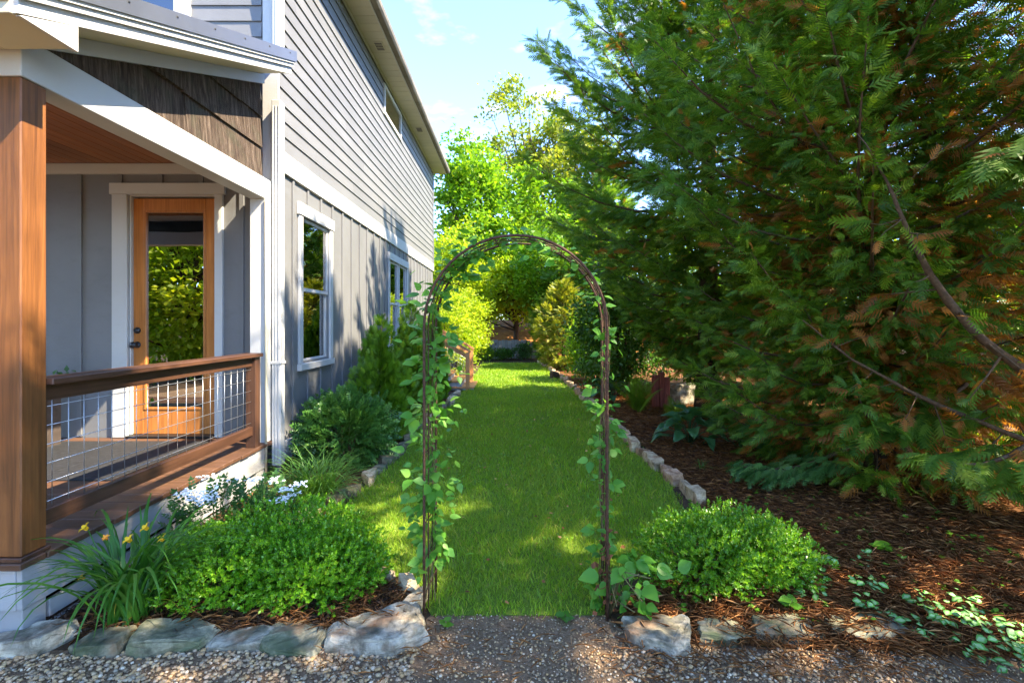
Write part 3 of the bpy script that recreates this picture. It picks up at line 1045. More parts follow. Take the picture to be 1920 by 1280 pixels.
# boxed eave return at the front
G().prism([(YF + .012, 2.945), (2.483, 2.945), (2.483, zr(2.483) - .006), (YF + .012, zr(YF) - .006)], 'x', HX + .271, HX + .293).obj('eave_return', M['white'], house)
for i in range(13):
    x1 = HX + .269 - i * .335
    bx('soffit_panel', x1 - .333, x1, YF + .014, 2.478, 2.955, 2.966, M['soffit'], house, .004)
bx('eave_fascia', PXL, HX + .268, YF - .010, YF + .012, 2.948, zr(YF) + .12, M['soffit'], house)
bx('eave_trim', PXL, HX + .266, YF - .024, YF - .0105, 3.0, zr(YF) + .15, M['white'], house)

# downspouts at the house corner
ds = G().box(HX + .012, HX + .105, 5.055, 5.155, 0.15, 3.86, .008).box(HX + .0045, HX + .113, 5.045, 5.165, 1.18, 1.21, .004).obj('downspout', M['white'], house)
for k in (0.028, 0.058, 0.088):
    bx('rib', HX + k - .005, HX + k + .006, 5.049, 5.0545, .17, 3.80, M['white'], ds, .002)
G().tube([(HX + .06, 5.10, .148), (HX + .06, 5.10, .06), (HX + .02, 5.06, .0)], .055, 10).obj('drain_elbow', M['black'], ds)
d2 = G().box(HX + .016, HX + .106, 5.06, 5.15, 4.35, EAVE, .008).obj('downspout', M['white'], house)
bx('rib', HX + .052, HX + .062, 5.054, 5.0595, 4.4, EAVE - .02, M['white'], d2, .002)
G().tube([(HX + .016, 4.938, 0.12), (HX + .016, 4.938, 1.9), (HX + .016, 4.938, 2.82)], .012, 8).obj('conduit', M['soffit'], house)

# railing
RX = HX - .045
rail = bx('porch_railing', RX - .075, RX + .075, PY0 + .141, 4.86, 1.272, 1.308, M['rail'], house, .005)
bx('sub_rail', RX - .019, RX + .019, PY0 + .141, 4.76, 1.185, 1.271, M['rail'], rail)
bx('bottom_rail', RX - .019, RX + .024, PY0 + .141, 4.76, .527, .61, M['rail'], rail)
bx('end_post', RX - .046, RX + .046, 4.762, 4.855, .409, 1.271, M['railpost'], rail)
for s in (-.012,):
    bx('stile', RX - .02, RX + .018, PY0 + .141, PY0 + .172, .611, 1.184, M['railpost'], rail)
vw = G().tube([(0, 0, .60), (0, 0, 1.195)], .0022, 6).mesh('wire', M['wire'])
for i in range(20):
    link('wire', vw, rail, True, (RX - .002, 2.71 + i * .1016, 0))
hw = G().tube([(0, PY0 + .15, 0), (0, 4.765, 0)], .0022, 6).mesh('wire', M['wire'])
for i in range(6):
    link('wire', hw, rail, True, (RX + .0035, 0, .645 + i * .1016))

# doormat
g = G().box(-4.55, -3.02, 3.76, 4.98, .4105, .422, .004)
mt = g.obj('doormat', M['mat'])
tag(mt, 'large black rubber doormat on the porch boards before the door', 'doormat')

# planter with red flowers beside the door
pl = empty('potted_plant', (-4.55, 4.72, .409), 'tall dark planter with red flowers and trailing leaves on the porch', 'potted plant')
G().prism([(-.15, -.15), (.15, -.15), (.15, .15), (-.15, .15)], 'z', 0, .52).obj('pot', M['pot'], pl, False)
bx2 = G().box(-.17, .17, -.17, .17, .521, .56, .006).obj('rim', M['pot'], pl, False)
n = 160
p = rng.normal(0, 1, (n, 3)) * np.array([.13, .13, .06]) + np.array([.05, -.05, .62])
tr = rng.random((50, 3)) * np.array([.25, .1, .5]) + np.array([.02, -.24, .08])
p = np.concatenate([p, tr])
link('leaves', scat_mesh('leaves', LEAF_V, LEAF_F, p, rand_dir(len(p)) + np.array([0, -.3, 0]), rand_dir(len(p)) * .6 + np.array([0, -.5, .8]), rng.uniform(.05, .09, len(p)), M['viburnum']), pl, False)
for i in range(7):
    q = np.array([rng.uniform(-.10, .2), rng.uniform(-.2, .0), rng.uniform(.64, .74)])
    link('flower', scat_mesh('flower', DIA_V, DIA_F, np.repeat(q[None], 12, 0), rand_dir(12) + np.array([0, 0, .4]), rand_dir(12), np.full(12, .04), M['redpetal']), pl, False)

# steps with an orange handrail farther along the house
sr = empty('garden_stair', (-1.3, 11.8, 0), 'orange timber stair with sloping handrail coming down beside the house', 'stair')
for i in range(3):
    bx('tread', -1.75 + i * .28 - .3, -1.45 + i * .28, 11.7, 12.9, .34 - i * .14, .38 - i * .14, M['stair'], sr)
    bx('riser', -1.80 + i * .28, -1.47 + i * .28, 11.73, 12.87, .02, .338 - i * .14, M['skirt'], sr)


def rail_run(y):
    G().prism([(-1.78, 1.36), (-.98, .90), (-.98, .955), (-1.78, 1.42)], 'y', y - .05, y + .05).obj('handrail', M['stair'], sr)
    G().prism([(-1.78, 1.16), (-1.02, .74), (-1.02, .84), (-1.78, 1.28)], 'y', y - .02, y + .02).obj('sub_rail', M['stair'], sr)
    bx('newel', -1.09, -1.0, y - .045, y + .045, .0, .90, M['stair'], sr)
    bx('newel', -1.80, -1.71, y - .045, y + .045, .0, 1.35, M['stair'], sr)
    gw = G()
    for i in range(7):
        x = -1.66 + i * .085
        zt = 1.16 - (x + 1.78) * .55
        gw.tube([(x, y, zt - .65), (x, y, zt + .04)], .003, 4)
    for j in range(6):
        gw.tube([(-1.72, y, 1.08 - j * .1), (-1.05, y, 1.08 - .37 - j * .1)], .003, 4)
    gw.obj('wire_panel', M['wire'], sr)


rail_run(11.75)
rail_run(12.85)

# a short length of roof closing against the wall
sloped('flashing', PXL, HX - .14, 4.921, HY - .003, .155, .19, M['roofmetal'], house)


# ------------------------------------------------------------------ conifers
def conifer(name, label, cat, x, y, H, R, z0, nbr, seed, mat, density=14.0, fl=(0.20, 0.40), dry=0.25, group=None, az_lim=None, low=0.55, tr=None, twigs_len=1.0, infill=0, drybias=0.0):
    global rng
    rng = np.random.default_rng(seed)
    root = empty(name, (x, y, 0), label, cat, group)
    tr = tr or 0.018 * H
    lean = rng.normal(0, .012, 2)
    tpts = [(lean[0] * h * h * .1, lean[1] * h * h * .1, h) for h in np.linspace(-.05, H * .97, 12)]
    trd = [tr * (1 - .95 * i / 11) + .006 + (.35 * tr if i == 0 else 0) for i in range(12)]
    G().tube(tpts, trd, 10).obj('trunk', M['trunk'], root, False)
    P, D, U, S, Y = [], [], [], [], []
    tubes = []
    for i in range(nbr + infill):
        u = (i + rng.random()) / nbr if i < nbr else rng.uniform(.06, .55)
        h = z0 + (H - z0) * u ** 1.05 * .98
        az = i * 2.39996 + rng.normal(0, .25)
        if az_lim is not None:
            a_ = (az - az_lim[0] + PI) % (2 * PI) - PI
            if abs(a_) > az_lim[1]: continue
        prof = min(1.0, ((1 - u) * 1.85) ** .85) * (low + (1 - low) * min(1, u / .28))
        L = R * prof * rng.uniform(.78, 1.14) + .12
        if i >= nbr:                               # short leafy branches close to the trunk on the open side
            L = rng.uniform(.5, 1.25)
            az = -PI / 2 - .5 + rng.normal(0, .6)
        el = math.radians(4 + 42 * u + rng.normal(0, 6))
        dh = np.array([math.cos(az), math.sin(az), 0])
        dirb = dh * math.cos(el) + np.array([0, 0, math.sin(el)])
        base = np.array([lean[0] * h * h * .1, lean[1] * h * h * .1, h])
        sag = (.16 - .12 * u) * L
        side = np.array([-dh[1], dh[0], 0]) * rng.normal(0, .12) * L
        q = lambda s: base + dirb * L * s + side * s * s + np.array([0, 0, 1]) * (-sag * math.sin(PI * s * .85) + .10 * L * s ** 3)
        ss = np.linspace(0, 1, 6)
        tubes.append(([q(s) for s in ss], [.004 + .009 * L * (1 - s) for s in ss]))
        K = int(L * density) + 4
        for k in range(K):
            s = .12 + .88 * ((k + rng.random()) / K) ** .8
            p = q(s)
            t = norm(q(min(1, s + .05)) - q(max(0, s - .05)))
            sd = np.cross(t, [0, 0, 1.0])
            sgn = 1 if k % 2 else -1
            a = rng.uniform(.45, 1.0)
            td = norm(t * math.cos(a) + sd * sgn * math.sin(a) + np.array([0, 0, rng.normal(-.08, .45)]))
            lt = twigs_len * (.20 + .50 * (1 - s)) * rng.uniform(.6, 1.15) * min(1.0, .45 + L / 2.5)
            m = max(2, int(lt / .085))
            isdry = rng.random() < dry * (1.25 - s) * (1.15 - .6 * u) * min(1.5, max(.15, 1 + drybias * (p[0] + .35)))
            for j in range(m):
                f = (j + .6) / m
                pp = p + td * lt * f + np.array([0, 0, -.10 * lt * f * f])
                s2 = np.cross(td, [0, 0, 1.0])
                e = .55 * (1 if j % 2 else -1) * (1 - .6 * f)
                dd = td * .85 + s2 * e + t * .25 + rng.normal(0, .18, 3) + np.array([0, 0, -.30 + .2 * u])
                P.append(pp); D.append(dd)
                U.append(np.array([0, 0, 1.0]) + rng.normal(0, .85, 3))
                S.append(rng.uniform(*fl) * (.75 + .35 * (1 - f)))
                Y.append(1.0 if isdry and rng.random() < .85 else 0.0)
        for j in range(4):
            P.append(q(1 - .05 * j)); D.append(dirb + rng.normal(0, .2, 3)); U.append(np.array([0, 0, 1.0]) + rng.normal(0, .5, 3))
            S.append(rng.uniform(*fl) * 1.1); Y.append(0.0)
    for h in np.linspace(H * .8, H, 24):
        for _ in range(3):
            P.append(np.array([lean[0] * h * h * .1, lean[1] * h * h * .1, h - .1])); a = rng.random() * 2 * PI
            D.append(np.array([math.cos(a) * .5, math.sin(a) * .5, .9])); U.append(np.array([math.cos(a), math.sin(a), -.2])); S.append(rng.uniform(.2, .35)); Y.append(0.0)
    b = link('branches', mesh_stem('branches', tubes, M['twig'], 5), root, False)
    b['kind'] = 'stuff'
    N = len(P)
    rnd = np.clip(rng.normal(.45, .24, N), 0, 1)
    o = link('foliage', scat_mesh('foliage', FROND_V, FROND_F, np.array(P), np.array(D), np.array(U), np.array(S), mat, rnd, np.array(Y), None, False, 3, .20), root, False)
    o['kind'] = 'stuff'
    return root


HG = 'tall conifers screening the right side of the garden'
conifer('cypress_tree', 'big dark cypress at right with bare trunk and bronze inner twigs over pine straw', 'conifer', 3.81, 5.3, 8.3, 2.35, .35, 225, 3, M['cypress'], 21, (.11, .23), .46, HG, infill=70, drybias=.75)
conifer('cypress_tree', 'dense tall green cypress leaning over the edging stones behind the red post', 'conifer', 3.3, 8.4, 10.2, 2.75, .95, 225, 6, M['cypress'], 20, (.13, .27), .12, HG, None, .22, drybias=.6)
conifer('cypress_tree', 'cypress at the right edge showing a slanting brown limb and dry foliage', 'conifer', 5.45, 3.3, 11.4, 2.25, 2.5, 130, 8, M['cypress'], 13, (.13, .26), .55, HG)
conifer('cypress_tree', 'slimmer cypress rising beyond the tall one, its feathery tips against the sky', 'conifer', 3.3, 18.8, 8.0, 1.9, .6, 90, 12, M['cypress'], 9, (.3, .5), .08, HG)
conifer('cypress_tree', 'low cypress of the second row behind the big dark trunk', 'conifer', 7.4, 6.4, 5.0, 2.1, .2, 80, 14, M['cypress'], 8, (.22, .38), .35, HG)
conifer('cypress_tree', 'low cypress of the second row behind the red post', 'conifer', 6.6, 11.2, 5.4, 2.1, .2, 80, 15, M['cypress'], 8, (.22, .38), .2, HG)
conifer('cypress_tree', 'cypress nearest the viewer on the right, outside the picture', 'conifer', 4.6, -.12, 9.4, 2.0, .8, 80, 17, M['cypress'], 6, (.26, .42), .2, HG)


# a low blue-green spray reaching over the mulch
def limb_spray(name, label, a, b, nn, mat, seed, fl=(.14, .24), dry=0., grp=None):
    global rng
    rng = np.random.default_rng(seed)
    a, b = np.array(a, float), np.array(b, float)
    root = empty(name, tuple(a), label, 'branch', grp)
    d = b - a
    L = np.linalg.norm(d)
    q = lambda s: d * s + np.array([0, 0, -.10 * L * math.sin(PI * s)])
    ss = np.linspace(0, 1, 8)
    G().tube([q(s) for s in ss], [.016 * (1 - s) + .004 for s in ss], 6).obj('stem', M['twig'], root, False)
    s = rng.uniform(.15, 1, nn)
    P = np.array([q(t) for t in s])
    dn = d / L
    sd = np.cross(dn, [0, 0, 1])
    w = rng.uniform(-1, 1, nn)
    P += sd[None] * (w * .30 * (1.15 - s))[:, None] + rng.normal(0, .025, (nn, 3))
    D = dn[None] * .8 + sd[None] * (np.sign(w) * .5)[:, None] + rng.normal(0, .2, (nn, 3)) + np.array([0, 0, -.25])
    o = link('foliage', scat_mesh('foliage', FROND_V, FROND_F, P, D, np.array([0, 0, 1.]) + rng.normal(0, .4, (nn, 3)), rng.uniform(*fl, nn), mat, None, (rng.random(nn) < dry).astype(float)), root, False)
    o['kind'] = 'stuff'
    return root


M['bluecypress'] = leafmat('blue_cypress_spray', [(0, (0.03, 0.10, 0.03)), (1, (0.09, 0.20, 0.07))], 0.3)
limb_spray('cypress_branch', 'low blue-green cypress branch lying just over the brown mulch', (3.2, 4.75, .42), (2.15, 4.75, .24), 230, M['bluecypress'], 31, (.09, .18))
limb_spray('cypress_branch', 'drooping cypress branch crossing before the dark trunk', (4.1, 4.5, 1.05), (2.75, 4.15, .72), 190, M['cypress'], 32, (.16, .28), .1)
limb_spray('cypress_branch', 'bright green hanging cypress branch at the upper right corner', (3.6, 2.9, 3.0), (2.75, 2.9, 2.55), 170, M['cypress'], 33, (.16, .30), .03)
limb_spray('cypress_branch', 'green cypress branch over the sunlit patch of pine straw', (3.9, 3.7, .75), (2.8, 3.35, .70), 120, M['cypress'], 34, (.14, .26), .08)
def bare_limb(label, pts, rad, seed):
    r = np.random.default_rng(seed)
    P = np.array(pts, float)
    t = np.linspace(0, len(P) - 1, 26)
    Q = np.stack([np.interp(t, np.arange(len(P)), P[:, k]) for k in range(3)], 1)
    for _ in range(2): Q[1:-1] = (Q[:-2] + 2 * Q[1:-1] + Q[2:]) / 4
    Q += np.cumsum(r.normal(0, .006, Q.shape), 0) * np.linspace(1, .2, 26)[:, None]
    R = np.interp(t, np.arange(len(P)), rad) * r.uniform(.86, 1.14, 26)
    root = empty('cypress_limb', tuple(Q[0]), label, 'branch')
    G().tube([tuple(q - Q[0]) for q in Q], list(R), 8).obj('limb', M['twig'], root, False)
    tw, FP, FD = [], [], []
    for i in range(15):
        k = int(r.integers(2, 24))
        d = r.normal(0, 1, 3) * np.array([1, .7, .6]) + np.array([-.3, 0, -.15])
        d /= np.linalg.norm(d)
        L = r.uniform(.15, .55)
        b0 = Q[k] - Q[0]
        e = b0 + d * L + np.array([0, 0, -.06])
        tw.append(([b0, (b0 + e) / 2 + r.normal(0, .02, 3), e], [R[k] * .35, R[k] * .22, .002]))
        for j in range(5):
            FP.append(b0 + (e - b0) * r.uniform(.45, 1)); FD.append(d + r.normal(0, .5, 3) + np.array([0, 0, -.4]))
    link('twigs', mesh_stem('twigs', tw, M['twig'], 5), root, False)['kind'] = 'stuff'
    n = len(FP)
    link('foliage', scat_mesh('foliage', FROND_V, FROND_F, np.array(FP), np.array(FD), r.normal(0, .6, (n, 3)) + np.array([0, 0, 1.]), r.uniform(.10, .2, n), M['cypress'], r.random(n), (r.random(n) < .45).astype(float)), root, False)['kind'] = 'stuff'


bare_limb('bare brown cypress limb slanting down to the right edge', [(2.45, 3.55, 2.95), (2.58, 3.4, 2.55), (2.72, 3.4, 2.2), (3.0, 3.45, 1.80), (3.35, 3.5, 1.45), (4.2, 3.5, .9), (5.4, 3.35, .35)], [.003, .010, .017, .025, .032, .042, .06], 351)
bare_limb('thinner bare limb running below the slanting brown one', [(2.3, 3.95, 1.62), (2.75, 4.0, 1.30), (3.3, 4.05, .98), (4.3, 3.8, .55), (5.5, 3.4, .3)], [.004, .010, .016, .024, .04], 352)


# ------------------------------------------------------------------ broad-leaved trees and shrubs
def broadleaf(name, label, cat, x, y, H, rx, rz, zc, ncl, lpc, ls, mat, seed, trunk=.12, cl=(.45, .8), group=None, fill=.35, tv=DIA_V, tf=DIA_F, ry=None, up=.9, multi=1, z=0.0):
    global rng
    rng = np.random.default_rng(seed)
    root = empty(name, (x, y, z), label, cat, group)
    ry = ry or rx
    d = rand_dir(ncl)
    r = rng.uniform(fill, 1, ncl) ** .55
    lump = 1 + .16 * np.sin(d[:, 0] * 5 + seed) + .14 * np.sin(d[:, 2] * 6 + d[:, 1] * 4 + seed * 2)
    C = d * (r * lump)[:, None] * np.array([rx, ry, rz]) + np.array([0, 0, zc])
    C = C[C[:, 2] > .05 * H * .5 + .05]
    g = G()
    for m in range(multi):
        a = m * 2.4 + seed
        off = 0 if multi == 1 else trunk * 1.6
        b0 = Vector((math.cos(a) * off, math.sin(a) * off, -.03))
        top = Vector((math.cos(a) * off * 6, math.sin(a) * off * 6, zc + rz * .4))
        g.tube([b0.lerp(top, t) + Vector((math.sin(t * 5 + a) * .02 * H, math.cos(t * 4 + a) * .015 * H, 0)) * (t > 0) for t in np.linspace(0, 1, 7)], [trunk * (1 - .8 * t) + .004 for t in np.linspace(0, 1, 7)], 8, cap=False)
    g.obj('trunk', M['trunk'], root, False)
    tubes = []
    for i in range(0, len(C), max(1, len(C) // 40)):
        c = C[i]
        h = max(.06 * H, min(c[2] * .62, zc))
        b0 = np.array([0, 0, h])
        mid = b0 * .5 + c * .5 + np.array([0, 0, -.05 * rz])
        tubes.append(([b0, mid, c], [trunk * .34, trunk * .2, trunk * .06]))
    bo = link('limbs', mesh_stem('limbs', tubes, M['trunk'], 5), root, False)
    bo['kind'] = 'stuff'
    cs = rng.uniform(cl[0], cl[1], len(C))
    off = rng.normal(0, .5, (len(C), lpc, 3)) * np.array([1, 1, .62])
    P = (C[:, None] + off * cs[:, None, None]).reshape(-1, 3)
    N = len(P)
    outw = norm(P - np.array([0, 0, zc - rz * .4]))
    D = outw * .6 + rng.normal(0, .6, (N, 3)) + np.array([0, 0, -.25])
    U = np.array([0, 0, up]) + outw * .4 + rng.normal(0, .45, (N, 3))
    cr = np.repeat(rng.normal(0, .16, len(C)), lpc)
    rnd = np.clip(rng.normal(.45, .2, N) + cr, 0, 1)
    keep = P[:, 2] > .03
    o = link('foliage', scat_mesh('foliage', tv, tf, P[keep], D[keep], U[keep], rng.uniform(.7, 1.25, N)[keep] * ls, mat, rnd[keep]), root, False)
    o['kind'] = 'stuff'
    return root


TG = 'trees closing the far end of the garden'
broadleaf('maple_tree', 'rounded bright green maple beyond the far end of the house', 'tree', -1.5, 26, 10.8, 2.7, 4.2, 6.6, 170, 110, .26, M['maple'], 41, .22, (.55, .95), TG)
broadleaf('locust_tree', 'tall airy yellow-green tree with visible limbs against the sky', 'tree', 1.1, 32, 17, 3.0, 5.4, 11.6, 120, 70, .26, M['locust'], 42, .24, (.5, .9), TG, .15)
broadleaf('locust_tree', 'second airy tree half hidden behind the cypress tips', 'tree', 3.6, 30, 15, 3.0, 5.0, 9.6, 110, 80, .26, M['locust'], 43, .24, (.6, 1.0), TG)
broadleaf('dogwood_tree', 'low dark-trunked tree with spreading green crown behind the grey fence', 'tree', .1, 24.2, 5.6, 2.2, 1.7, 3.4, 120, 110, .17, M['brightshrub'], 44, .15, (.45, .7), TG)
broadleaf('garden_tree', 'bushy yellow-green tree at left of the lawn end', 'tree', -2.5, 21.5, 5.4, 1.7, 2.1, 3.2, 130, 120, .14, M['brightshrub'], 45, .10, (.4, .65), TG)
broadleaf('garden_tree', 'mid green bushy tree showing through the arch', 'tree', 1.7, 21.8, 6.0, 1.9, 2.3, 3.6, 130, 120, .15, M['maple'], 46, .12, (.4, .7), TG)
broadleaf('garden_tree', 'tall green tree filling the gap over the arch', 'tree', 3.6, 26.5, 9.5, 2.4, 3.6, 5.6, 150, 100, .22, M['maple'], 47, .18, (.5, .9), TG)
broadleaf('garden_tree', 'small dark tree seen past the corner of the house', 'tree', -6.3, 38, 8.0, 2.8, 3.0, 4.6, 110, 80, .3, M['midshrub'], 48, .2, (.6, 1.0), TG)
broadleaf('garden_tree', 'bright tree standing right behind the orange roofed shelter', 'tree', -3.4, 27, 6.5, 2.1, 2.7, 3.6, 110, 100, .2, M['brightshrub'], 49, .14, (.5, .8), TG)
SG = 'shrubs along the edges of the lawn'
broadleaf('leafy_shrub', 'green shrub behind the grey boulder and the red post', 'shrub', 4.3, 12.0, 2.3, 1.1, 1.1, 1.15, 90, 80, .09, M['maple'], 50, .03, (.25, .42), SG, multi=4)
broadleaf('leafy_shrub', 'sunlit yellow-green shrub beside the orange stair', 'shrub', -1.75, 14.6, 2.4, .72, 1.05, 1.15, 110, 90, .075, M['brightshrub'], 51, .03, (.2, .36), SG, multi=4)
broadleaf('leafy_shrub', 'bright shrub at the far left corner of the lawn', 'shrub', -1.75, 17.8, 3.0, .95, 1.3, 1.5, 110, 90, .09, M['brightshrub'], 52, .03, (.25, .42), SG, multi=4)
broadleaf('leafy_shrub', 'dark glossy shrub with long climbing stems behind the right arch leg', 'shrub', 2.25, 10.7, 2.9, .95, 1.35, 1.5, 150, 90, .085, M['midshrub'], 53, .035, (.22, .4), SG, multi=5)
broadleaf('leafy_shrub', 'green shrub between the glossy one and the golden conifer', 'shrub', 2.25, 13.6, 1.9, .75, .8, .95, 110, 90, .085, M['maple'], 54, .03, (.22, .4), SG, multi=5)
broadleaf('leafy_shrub', 'low leafy plant in the shade before the grey fence', 'shrub', -.35, 21.4, .6, .40, .22, .25, 36, 50, .07, M['midshrub'], 55, .015, (.12, .22), SG, multi=3)
broadleaf('leafy_shrub', 'pale flowering shrub leaning on the grey fence', 'shrub', .50, 21.5, .9, .34, .36, .38, 36, 60, .07, M['viburnum'], 56, .015, (.12, .22), SG, multi=3)
broadleaf('leafy_shrub', 'small green plant under the orange roofed shelter', 'shrub', -1.1, 21.2, .6, .40, .24, .26, 36, 50, .07, M['maple'], 57, .015, (.12, .22), SG, multi=3)
broadleaf('golden_plant', 'small golden yellow plant on the sunlit mulch at the far right', 'plant', 1.95, 17.2, .6, .28, .22, .25, 30, 40, .06, M['cypress_gold'], 58, .01, (.06, .12), multi=3)
conifer('golden_conifer', 'golden conifer glowing in the sun right of the lawn', 'conifer', 1.75, 17.0, 2.9, .95, .15, 80, 61, M['cypress_gold'], 10, (.16, .28), 0)
conifer('cypress_shrub', 'narrow dark conifer at the far right corner of the lawn', 'conifer', 1.55, 20.3, 3.6, .65, .1, 80, 62, M['arbor'], 12, (.16, .28), 0)

AG = 'arborvitae planted along the house wall'


def arborvitae(label, x, y, H, R, seed, mat=None):
    global rng
    rng = np.random.default_rng(seed)
    root = empty('arborvitae', (x, y, 0), label, 'conifer', AG)
    G().tube([(0, 0, -.02), (0, 0, H * .9)], [.03, .006], 6).obj('trunk', M['trunk'], root, False)
    P, D, U, S = [], [], [], []
    n = int(2600 * H * R)
    tips = [(0, 0, 1.0, 1.0)] + [(rng.uniform(-.35, .35) * R, rng.uniform(-.35, .35) * R, rng.uniform(.72, .94), .6) for _ in range(4)]
    for i in range(n):
        tx, ty, th, tw = tips[i % 5] if i % 5 else tips[0]
        u = rng.random() ** 1.25
        r = R * tw * (1 - u) ** .75 * (.72 + .28 * min(1, u / .15)) * rng.uniform(.45, 1.04) * (1 + .12 * math.sin(u * 17 + i % 5))
        a = rng.random() * 2 * PI
        h = .04 + u * H * th * .93
        P.append((tx + math.cos(a) * r, ty + math.sin(a) * r, h))
        D.append((math.cos(a) * .8, math.sin(a) * .8, .75 + u * .8))
        U.append((-math.sin(a) + rng.normal(0, .5), math.cos(a) + rng.normal(0, .5), rng.normal(0, .5)))
        S.append(rng.uniform(.07, .14))
    o = link('foliage', scat_mesh('foliage', FROND_V * np.array([1.5, 1, 1]), FROND_F, np.array(P), np.array(D) + rng.normal(0, .25, (n, 3)), np.array(U), np.array(S), mat or M['arbor'], np.clip(rng.normal(.45, .25, n), 0, 1)), root, False)
    o['kind'] = 'stuff'
    return root


arborvitae('nearest arborvitae, bright cone between the two lower windows', -1.78, 6.8, 1.72, .62, 71)
arborvitae('slender arborvitae before the double window', -1.74, 8.6, 2.0, .58, 72)
arborvitae('narrow arborvitae just before the orange stair', -1.62, 10.3, 1.95, .34, 73)


# ------------------------------------------------------------------ near shrubs
def mound(name, label, lobes, mat, seed, nsprig, size, tv, tf, group=None, cat='shrub', stems=14, origin=None, jag=.10, upb=.5):
    """lobes: (x, y, rx, ry, h). Sprigs fill the outer shell of the lobes."""
    global rng
    rng = np.random.default_rng(seed)
    ox = sum(l[0] for l in lobes) / len(lobes)
    oy = sum(l[1] for l in lobes) / len(lobes)
    root = empty(name, (ox, oy, 0), label, cat, group)
    P, D, S = [], [], []
    tubes = []
    for (lx, ly, rx, ry, h) in lobes:
        m = int(nsprig * rx * ry / sum(l[2] * l[3] for l in lobes))
        d = rand_dir(m)
        zc = h * .46
        lump = 1 + .11 * np.sin(d[:, 0] * 9 + seed) * np.cos(d[:, 2] * 7) + .10 * np.sin(d[:, 1] * 11 + d[:, 2] * 8)
        rr = (1 - rng.random(m) ** 1.8 * .50) * lump + (rng.random(m) < .10) * rng.uniform(0, jag, m) * 1.3
        p = d * rr[:, None] * np.array([rx, ry, h * .54]) + np.array([lx - ox, ly - oy, zc])
        k = p[:, 2] > .035
        P.append(p[k]); D.append((d * np.array([1, 1, 1]) + np.array([0, 0, upb]) + rng.normal(0, .3, (m, 3)))[k])
        for i in range(stems):
            e = p[rng.integers(m)] * np.array([.8, .8, .9])
            c = np.array([lx - ox, ly - oy, 0])
            b0 = c + np.append(rng.normal(0, .05, 2), -.01)
            tubes.append(([b0, (b0 + e) / 2 + np.array([0, 0, .03]), e], [.009, .006, .002]))
    P, D = np.concatenate(P), np.concatenate(D)
    N = len(P)
    so_ = link('stems', mesh_stem('stems', tubes, M['twig'], 5), root, False)
    so_['kind'] = 'stuff'
    o = link('foliage', scat_mesh('foliage', tv, tf, P, D, rand_dir(N) + np.array([0, 0, .6]), rng.uniform(.75, 1.25, N) * size, mat, np.clip(rng.normal(.45, .22, N), 0, 1), None, None, False, 4 if tv is SPRIG_V else 5, .2), root, False)
    o['kind'] = 'stuff'
    return root


mound('boxwood', 'wide bright green boxwood left of the arch behind the slate slabs',
      [(-1.68, 2.98, .42, .36, .36), (-1.20, 2.98, .38, .36, .34), (-1.42, 3.22, .5, .36, .41), (-.98, 3.0, .22, .24, .24)], M['boxwood'], 81, 7000, .052, SPRIG_V, SPRIG_F)
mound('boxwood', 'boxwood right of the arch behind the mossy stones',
      [(1.13, 3.04, .34, .31, .40), (1.55, 3.12, .32, .30, .35), (1.36, 3.2, .4, .28, .39)], M['boxwood_shaded'], 82, 5000, .050, SPRIG_V, SPRIG_F)


def compound_tpl(n=4, leaf=.34):
    """a leaf stalk with pairs of pointed leaflets."""
    V, F = [], []
    for i in range(n):
        t = .25 + .65 * i / (n - 1)
        for s in (-1, 1):
            v, f = scatter(LEAF_V, LEAF_F, [np.array([0, t, -.05 * t])], [np.array([s * .85, .5, -.12])], [np.array([0, 0, 1.])], np.array([leaf * (1.1 - .3 * t)]))
            F.append(f + 5 * len(V)); V.append(v)
    v, f = scatter(LEAF_V, LEAF_F, [np.array([0, .92, -.05])], [np.array([0, 1, -.15])], [np.array([0, 0, 1.])], np.array([leaf]))
    F.append(f + 5 * len(V)); V.append(v)
    return np.concatenate(V), np.concatenate(F)


COMP_V, COMP_F = compound_tpl()
mound('mahonia_shrub', 'rounded dark blue-green shrub under the nearest side window', [(-1.90, 5.72, .47, .46, .74)], M['darkshrub'], 83, 1900, .125, COMP_V, COMP_F, jag=.14, upb=.2)
vb = mound('flowering_shrub', 'low shrub with white flower clusters behind the left boxwood', [(-2.05, 3.50, .30, .22, .42), (-1.72, 3.48, .26, .20, .43)], M['viburnum'], 84, 420, .10, COMP_V, COMP_F)
rng = np.random.default_rng(85)
for i in range(16):
    c = np.array([rng.uniform(-.42, .42), rng.uniform(-.20, .12), rng.uniform(.36, .50)])
    m = 26
    a = rng.random(m) * 2 * PI
    r = np.sqrt(rng.random(m)) * .055
    p = np.stack([c[0] + np.cos(a) * r, c[1] + np.sin(a) * r, c[2] + rng.normal(0, .006, m)], 1)
    link('flower_cluster', scat_mesh('flower_cluster', DIA_V * np.array([1.6, 1, 1]), DIA_F, p, rand_dir(m) * np.array([1, 1, .3]), np.array([0, -.3, 1.]) + rng.normal(0, .2, (m, 3)), rng.uniform(.016, .026, m), M['whitepetal']), vb, False)['kind'] = 'stuff'


